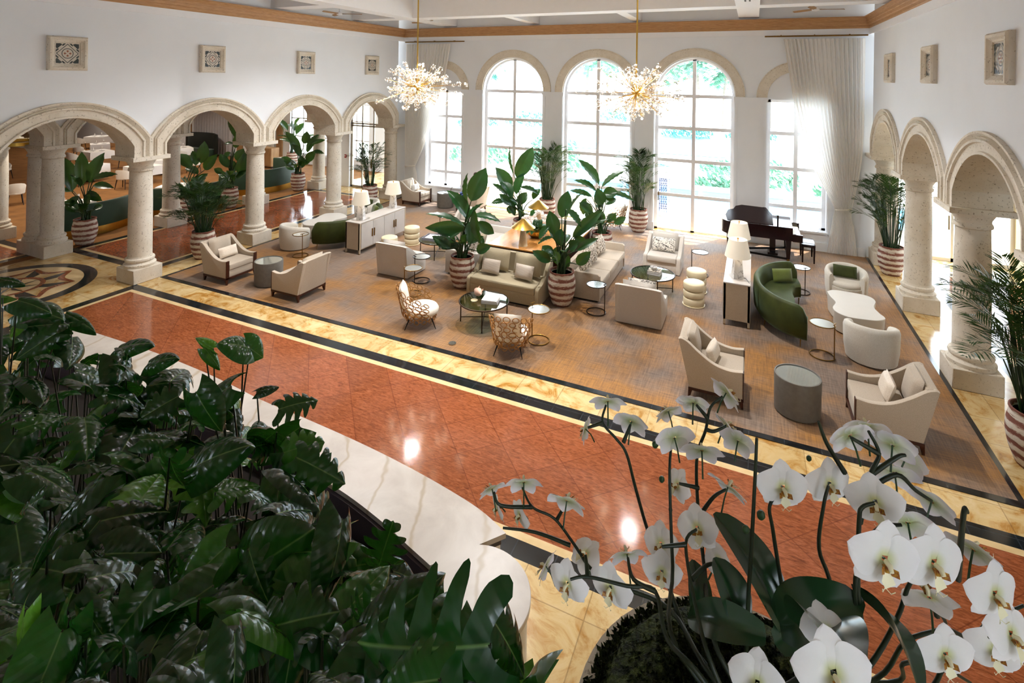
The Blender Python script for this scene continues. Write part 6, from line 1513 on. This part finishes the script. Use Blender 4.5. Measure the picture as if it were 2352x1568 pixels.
ST = {'a': [[(1600, 1500), (1530, 1330), (1490, 1225), (1461, 1125), (1439, 1042), (1414, 1006), (1384, 970), (1392, 930)], [(1384, 970), (1350, 982)], [(1432, 1015), (1448, 975)]],
      'b': [[(1650, 1500), (1618, 1300), (1603, 1160), (1601, 1050), (1621, 987), (1632, 935), (1660, 910)], [(1560, 1500), (1545, 1300), (1538, 1080), (1545, 1010)], [(1601, 1050), (1592, 1040), (1612, 1035)], [(1621, 985), (1640, 990), (1668, 978)], [(1625, 960), (1600, 930)], [(1610, 1180), (1640, 1140), (1672, 1122)], [(1605, 1120), (1560, 1110)]],
      'c': [[(1640, 1560), (1540, 1400), (1420, 1345), (1361, 1310), (1317, 1247), (1273, 1190), (1223, 1164), (1200, 1120)], [(1310, 1252), (1230, 1222), (1155, 1212)], [(1278, 1195), (1300, 1155)], [(1223, 1164), (1150, 1160), (1135, 1130)]],
      'd': [[(1620, 1568), (1533, 1468), (1505, 1357), (1440, 1345), (1350, 1324), (1310, 1330)], [(1505, 1357), (1455, 1330), (1442, 1280)], [(1640, 1540), (1600, 1400), (1575, 1250), (1600, 1215)], [(1575, 1250), (1520, 1255)], [(1590, 1330), (1620, 1300), (1650, 1292)], [(1350, 1324), (1345, 1275)]],
      'e': [[(1830, 1560), (1810, 1420), (1793, 1330), (1775, 1215), (1768, 1160), (1796, 1122)], [(1920, 1560), (1909, 1352), (1881, 1258), (1892, 1158), (1903, 1115)], [(1700, 1560), (1720, 1346), (1733, 1120), (1738, 1006)]],
      'f': [[(1975, 1568), (1970, 1357), (1973, 1200), (1980, 1165), (2008, 1155)], [(1960, 1568), (1965, 1330), (2010, 1220), (2070, 1205)], [(1990, 1540), (2060, 1420), (2090, 1340), (2140, 1300)], [(2152, 1413), (2140, 1380)]],
      'g': [[(1975, 1200), (2000, 1090), (2019, 1042), (1995, 990)], [(2000, 1090), (2060, 1050), (2080, 1045)], [(2000, 1120), (2060, 1090), (2102, 1125), (2140, 1150)], [(2019, 1042), (1955, 1005)], [(1940, 1085), (1900, 1020), (1880, 968)]],
      'h': [[(2010, 1560), (2080, 1473), (2169, 1440), (2152, 1400)], [(2100, 1600), (2170, 1530), (2229, 1479), (2268, 1430), (2352, 1390)], [(2169, 1440), (2218, 1463), (2290, 1485)], [(2268, 1430), (2285, 1370)], [(2200, 1330), (2213, 1180), (2222, 1176)]],
      'i': [[(2041, 1568), (2075, 1523), (2157, 1529), (2230, 1568)], [(1900, 1600), (1905, 1540)], [(1880, 1560), (1900, 1460)]]}
GN = {'a': 'white orchid with three blooms arching over the black floor border', 'b': 'tall white orchid rising in front of the beige armchair', 'c': 'white orchid leaning far left over the marble bench end', 'd': 'white orchid with low blooms at the left of the urn', 'e': 'white orchid with two open blooms facing us in the middle',
      'f': 'white orchid with the largest pair of open blooms', 'g': 'white orchid with clustered blooms below the right armchair', 'h': 'white orchid with blooms at the right edge of the photo', 'i': 'white orchid whose big bloom is cut by the bottom edge'}
WD = {'a': 1.45, 'b': 1.38, 'c': 1.5, 'd': 1.28, 'e': 1.10, 'f': .98, 'g': 1.12, 'h': .95, 'i': .80}
rr = random.Random(17)
for key, fl in FLW.items():
    root = V((UC.x + rr.uniform(-.12, .12), UC.y + rr.uniform(-.10, .12), 3.60)); t = thing('orchid_plant', GN[key], 'orchid', root, 0, 'white moth orchids in the urn')
    W0 = WD[key]; rw = root.dot(FW)
    for pl in ST[key]:
        pts = []
        for i, (px, py) in enumerate(pl):
            q = min(1, max(0, (1560 - py) / 350)); w = rw * (1 - q) + W0 * q; pts.append(away(px, py, max(w, .7)) - root)
        if pl[0][1] >= 1490: pts = [V((0, 0, 0))] + pts
        n_ = len(smooth_path(pts, 5)); B().tube(smooth_path(pts, 5), [.0058 - .003 * i / n_ for i in range(n_)], 7).obj('flower_stem', MT['ostem'], t, 60)
    for i, (px, py, sz, fc, roll) in enumerate(fl):
        w = FPX * .100 / sz
        w = .5 * w + .5 * W0; p = away(px, py, w) - root; s = sz * w / FPX / .100
        z = (RT * fc[0] + UP * fc[1] - FW * fc[2]).normalized(); y = UP - z * z.z; y = y.normalized() if y.length > .1 else RT; x = y.cross(z)
        M_ = Mx.Translation(p) @ Mx(((x.x, y.x, z.x, 0), (x.y, y.y, z.y, 0), (x.z, y.z, z.z, 0), (0, 0, 0, 1))) @ rot(0, 0, R(roll)) @ Mx.Scale(s, 4)
        f = link('flower', FM[i % 3], t, M_); link('lip', LM, f)
        B().tube([p, p - z * .02 * s - V((0, 0, .01)), p - z * .035 * s - V((0, 0, .03))], [.0018, .002, .0022], 5).obj('pedicel', MT['stem'], t, 60)
bud = B().lathe([(0, -.014), (.008, -.009), (.0105, 0), (.008, .008), (0, .014)], 12).mesh('bud', MT['stem'])
ob = [o for o in C.objects if o.name.startswith('orchid_plant')]
for gi, px, py, w, s in ((1, 1505, 1020, 1.38, .8), (1, 1520, 1100, 1.38, .7), (1, 1540, 1170, 1.38, .5), (4, 1748, 1182, 1.1, .8), (4, 1713, 1215, 1.1, .7), (6, 1858, 1052, 1.12, .5)):
    link('bud', bud, ob[gi], Mx.Translation(away(px, py, w) - V(ob[gi].location)) @ rot(.3, .2, 0) @ Mx.Scale(s, 4))
# broad strap leaves
def strap(bpx, tpx, w0, w1, wid, nx, oi, bend=.15):
    root = V(ob[oi].location); a, c = away(*bpx, w0), away(*tpx, w1); nrm = RT * nx[0] + UP * nx[1] - FW * nx[2]; ax = (c - a); L = ax.length; ax.normalize(); nrm = (nrm - ax * nrm.dot(ax)).normalized(); sd = ax.cross(nrm); n, m = 14, 4; vs, fs = [], []
    for i in range(n + 1):
        u = i / n; w_ = wid * (math.sin(PI * (u * .86 + .10)) ** .6 if u < 1 else .12); p = a + ax * (L * u) + nrm * (bend * L * math.sin(PI * u))
        for j in range(-m, m + 1): v_ = j / m; vs.append(p + sd * (w_ / 2 * v_) + nrm * (.22 * w_ * abs(v_)) - root)
    q = 2 * m + 1
    for i in range(n):
        for j in range(2 * m): fs.append((i * q + j, i * q + j + 1, (i + 1) * q + j + 1, (i + 1) * q + j))
    B().add(vs, fs).obj('leaf', MT['oleaf'], ob[oi], 60)
strap((1800, 1440), (1640, 1178), 1.12, 1.25, .085, (.4, .4, .8), 1); strap((1605, 1450), (1592, 1285), 1.2, 1.3, .055, (0, .3, .9), 3); strap((1700, 1440), (1640, 1280), 1.15, 1.22, .075, (.3, .3, .9), 3)
strap((1790, 1430), (1985, 1380), 1.10, 1.02, .10, (0, .8, .6), 4); strap((1960, 1360), (2110, 1590), 1.05, .9, .085, (.6, .4, .7), 5); strap((1760, 1460), (1580, 1420), 1.1, 1.2, .07, (-.2, .8, .5), 3); strap((1850, 1450), (1960, 1530), 1.0, .85, .12, (0, .7, .7), 8); strap((1780, 1480), (1880, 1400), 1.1, 1.2, .08, (0, .7, .6), 4)
# ------------------------------------------------------------------ the seated person behind the leaves
def person():
    t = thing('person', 'person in blue jeans sitting with one leg crossed by the far left window', 'person', (-9.42, 17.33, 0), PI)
    # local frame faces +X (towards the drum table)
    J = {'pelvis': ((-.10, 0, .56), .125), 'waist': ((-.16, 0, .74), .115), 'chest': ((-.20, 0, .95), .135), 'neck': ((-.19, 0, 1.12), .05), 'skull': ((-.15, 0, 1.20), .055),
         'sl': ((-.19, .17, 1.05), .055), 'el': ((-.06, .24, .82), .042), 'wl': ((.16, .16, .76), .028), 'sr': ((-.19, -.17, 1.05), .055), 'er': ((-.06, -.24, .82), .042), 'wr': ((.16, -.12, .78), .028),
         'hl': ((-.06, .10, .54), .095), 'kl': ((.40, .12, .56), .062), 'al': ((.42, .12, .125), .040), 'fl': ((.56, .13, .075), .034),
         'hr': ((-.06, -.10, .56), .095), 'kr': ((.36, -.16, .66), .062), 'ar': ((.50, .16, .60), .040), 'fr': ((.60, .22, .56), .034)}
    E_ = [('pelvis', 'waist'), ('waist', 'chest'), ('chest', 'neck'), ('neck', 'skull'), ('chest', 'sl'), ('sl', 'el'), ('el', 'wl'), ('chest', 'sr'), ('sr', 'er'), ('er', 'wr'), ('pelvis', 'hl'), ('hl', 'kl'), ('kl', 'al'), ('al', 'fl'), ('pelvis', 'hr'), ('hr', 'kr'), ('kr', 'ar'), ('ar', 'fr')]
    def skin(name, joints, edges, mat, root):
        me = bpy.data.meshes.new(name); ks = list(joints); me.from_pydata([J_[0] for J_ in joints.values()], [(ks.index(a), ks.index(b)) for a, b in edges], []); o = bpy.data.objects.new(name, me); C.objects.link(o)
        o.modifiers.new('s', 'SKIN'); o.modifiers.new('d', 'SUBSURF').levels = 2
        for i, k_ in enumerate(ks): r_ = joints[k_][1]; sv = me.skin_vertices[0].data[i]; sv.radius = (r_, r_); sv.use_root = (k_ == root)
        bpy.context.view_layer.update(); ev = o.evaluated_get(bpy.context.evaluated_depsgraph_get()); m2 = bpy.data.meshes.new_from_object(ev); bpy.data.objects.remove(o)
        m2.materials.clear(); m2.materials.append(mat); m2.polygons.foreach_set('use_smooth', [True] * len(m2.polygons)); return link(name, m2, t)
    sk = pm('skin', 'c98f6d', .5, var=.08)
    skin('body', J, E_, sk, 'pelvis')
    b = B(); b.lathe([(0, -.13), (.05, -.115), (.075, -.06), (.082, .0), (.088, .05), (.075, .10), (.04, .125), (0, .13)], 20, 0, T(-.12, 0, 1.30))
    b.lathe([(0, 0), (.012, .01), (.006, .035), (0, .04)], 8, 0, T(-.045, 0, 1.275) @ rot(0, R(90), 0))
    for s in (-1, 1): b.lathe([(0, -.03), (.01, 0), (0, .03)], 8, 0, T(-.12, s * .084, 1.29))
    for wx, wy, wz in ((.16, .16, .76), (.16, -.12, .78)):
        b.rbox(wx - .0, wx + .085, wy - .04, wy + .04, wz - .016, wz + .012, .012)
        for q in range(4): y = wy - .03 + .02 * q; b.tube([(wx + .08, y, wz), (wx + .12, y, wz - .005), (wx + (.145, .155, .152, .135)[q], y, wz - .022)], [.009, .008, .006], 6)
        b.tube([(wx + .02, wy - .035 * (1 if wy > 0 else -1), wz), (wx + .05, wy - .06 * (1 if wy > 0 else -1), wz - .008), (wx + .085, wy - .065 * (1 if wy > 0 else -1), wz - .012)], [.011, .010, .007], 6)
    h = b.obj('head_and_hands', sk, t, 60)
    e = B()
    for s in (-1, 1): e.lathe([(0, -.008), (.008, 0), (0, .008)], 8, 0, T(-.045, s * .03, 1.305))
    e.obj('eye', pm('eye_dark', '1a120c', .3), h, 60); B().box(-.042, -.034, -.022, .022, 1.222, 1.230).obj('mouth', pm('lip_red', '8a4a40', .5), h, 0)
    B().lathe([(.094, .02), (.10, .06), (.085, .115), (.045, .142), (0, .148)], 20, 0, T(-.135, 0, 1.30)).obj('hair', pm('brown_hair', '3a2416', .6, var=.3), t, 60)
    up = lambda d, k_: {q: (d[q][0], d[q][1] + k_) for q in d}
    jj = {q: J[q] for q in ('pelvis', 'hl', 'kl', 'al', 'hr', 'kr', 'ar')}; skin('jeans', up(jj, .012), [('pelvis', 'hl'), ('hl', 'kl'), ('kl', 'al'), ('pelvis', 'hr'), ('hr', 'kr'), ('kr', 'ar')], pm('blue_denim', '22345c', .8, var=.3, scale=20), 'pelvis')
    sj = {q: J[q] for q in ('pelvis', 'waist', 'chest', 'sl', 'el', 'sr', 'er')}; skin('shirt', up(sj, .014), [('pelvis', 'waist'), ('waist', 'chest'), ('chest', 'sl'), ('sl', 'el'), ('chest', 'sr'), ('sr', 'er')], pm('white_shirt', 'e8e6e2', .85), 'pelvis')
    for nm, a, d in (('shoe', J['al'][0], V((1, .05, -.25))), ('shoe', J['ar'][0], V((.85, .5, -.2)))):
        a = V(a); d.normalize(); n = 6; r_ = [.038, .046, .046, .044, .042, .024]; B().tube([a - d * .05 + V((0, 0, -.045))] + [a + d * (.21 * k_ / 4) + V((0, 0, -.035)) for k_ in range(5)], r_, 10).obj(nm, pm('dark_shoe', '1c1512', .4), t, 60)
person()
# ------------------------------------------------------------------ daylight and lamps
S = bpy.context.scene
w = bpy.data.worlds.new('world'); S.world = w; w.use_nodes = True; nt = w.node_tree; nt.nodes.clear()
bg = nt.nodes.new('ShaderNodeBackground'); wo = nt.nodes.new('ShaderNodeOutputWorld'); nt.links.new(bg.outputs[0], wo.inputs[0])
bg.inputs[0].default_value = (.78, .89, 1.0, 1); bg.inputs[1].default_value = 6.0
def lamp(kind, name, loc, energy, color=(1, 1, 1), size=None, rx=0, ry=0, rz=0, **kw):
    l = bpy.data.lights.new(name, kind); l.energy = energy; l.color = color
    for k, v in kw.items(): setattr(l, k, v)
    o = bpy.data.objects.new(name, l); o.location = loc; o.rotation_euler = (rx, ry, rz); C.objects.link(o); return o
sun = lamp('SUN', 'sun', (0, 40, 30), 8, (1, .98, .95)); sun.data.angle = R(.6)
sun.rotation_euler = V((-.25, -.42, -1.25)).to_track_quat('-Z', 'Y').to_euler()
for xc, hw, zb, zs, arch in WIN:                       # sampling portals over the real windows (they emit nothing)
    o = lamp('AREA', 'daylight_portal', (xc, YB + .5, (zb + zs + arch * hw) / 2), 1, rx=-PI / 2, shape='RECTANGLE')
    o.data.size = 2 * hw; o.data.size_y = zs + arch * hw - zb; o.data.cycles.is_portal = True
for x in (-9.2, -5.3, -1.6):                           # spots added under the ceiling to brighten the lounge, no fittings modelled
    for y in (8.6, 11.2):
        lamp('SPOT', 'ceiling_fill', (x, y, 7.85), 900, (1, .98, .97), spot_size=R(116), spot_blend=.8, shadow_soft_size=.08)
for x in (-7.93, -2.30): lamp('POINT', 'chandelier_light', (x, 11.5, 4.68), 230, (1, .94, .87), shadow_soft_size=.12)
for x, y in ((-19.5, 9.5), (-19.5, 13), (-20, 16.5), (-25, 14), (-28, 18), (-34, 18), (-39, 20), (-24, 10)):  # warm spots added to brighten the dining room, without fittings
    lamp('SPOT', 'dining_fill', (x, y, 4.6), 270, (1, .88, .74), spot_size=R(140), spot_blend=.8, shadow_soft_size=.1)
S.view_settings.view_transform = 'Standard'; S.view_settings.look = 'None'; S.view_settings.exposure = 0.74; S.view_settings.gamma = 1
S.view_settings.use_curve_mapping = False
cy = S.cycles; cy.use_denoising = True; cy.max_bounces = 8; cy.diffuse_bounces = 5; cy.glossy_bounces = 4; cy.transparent_max_bounces = 16; cy.sample_clamp_indirect = 6; cy.caustics_reflective = False; cy.caustics_refractive = False
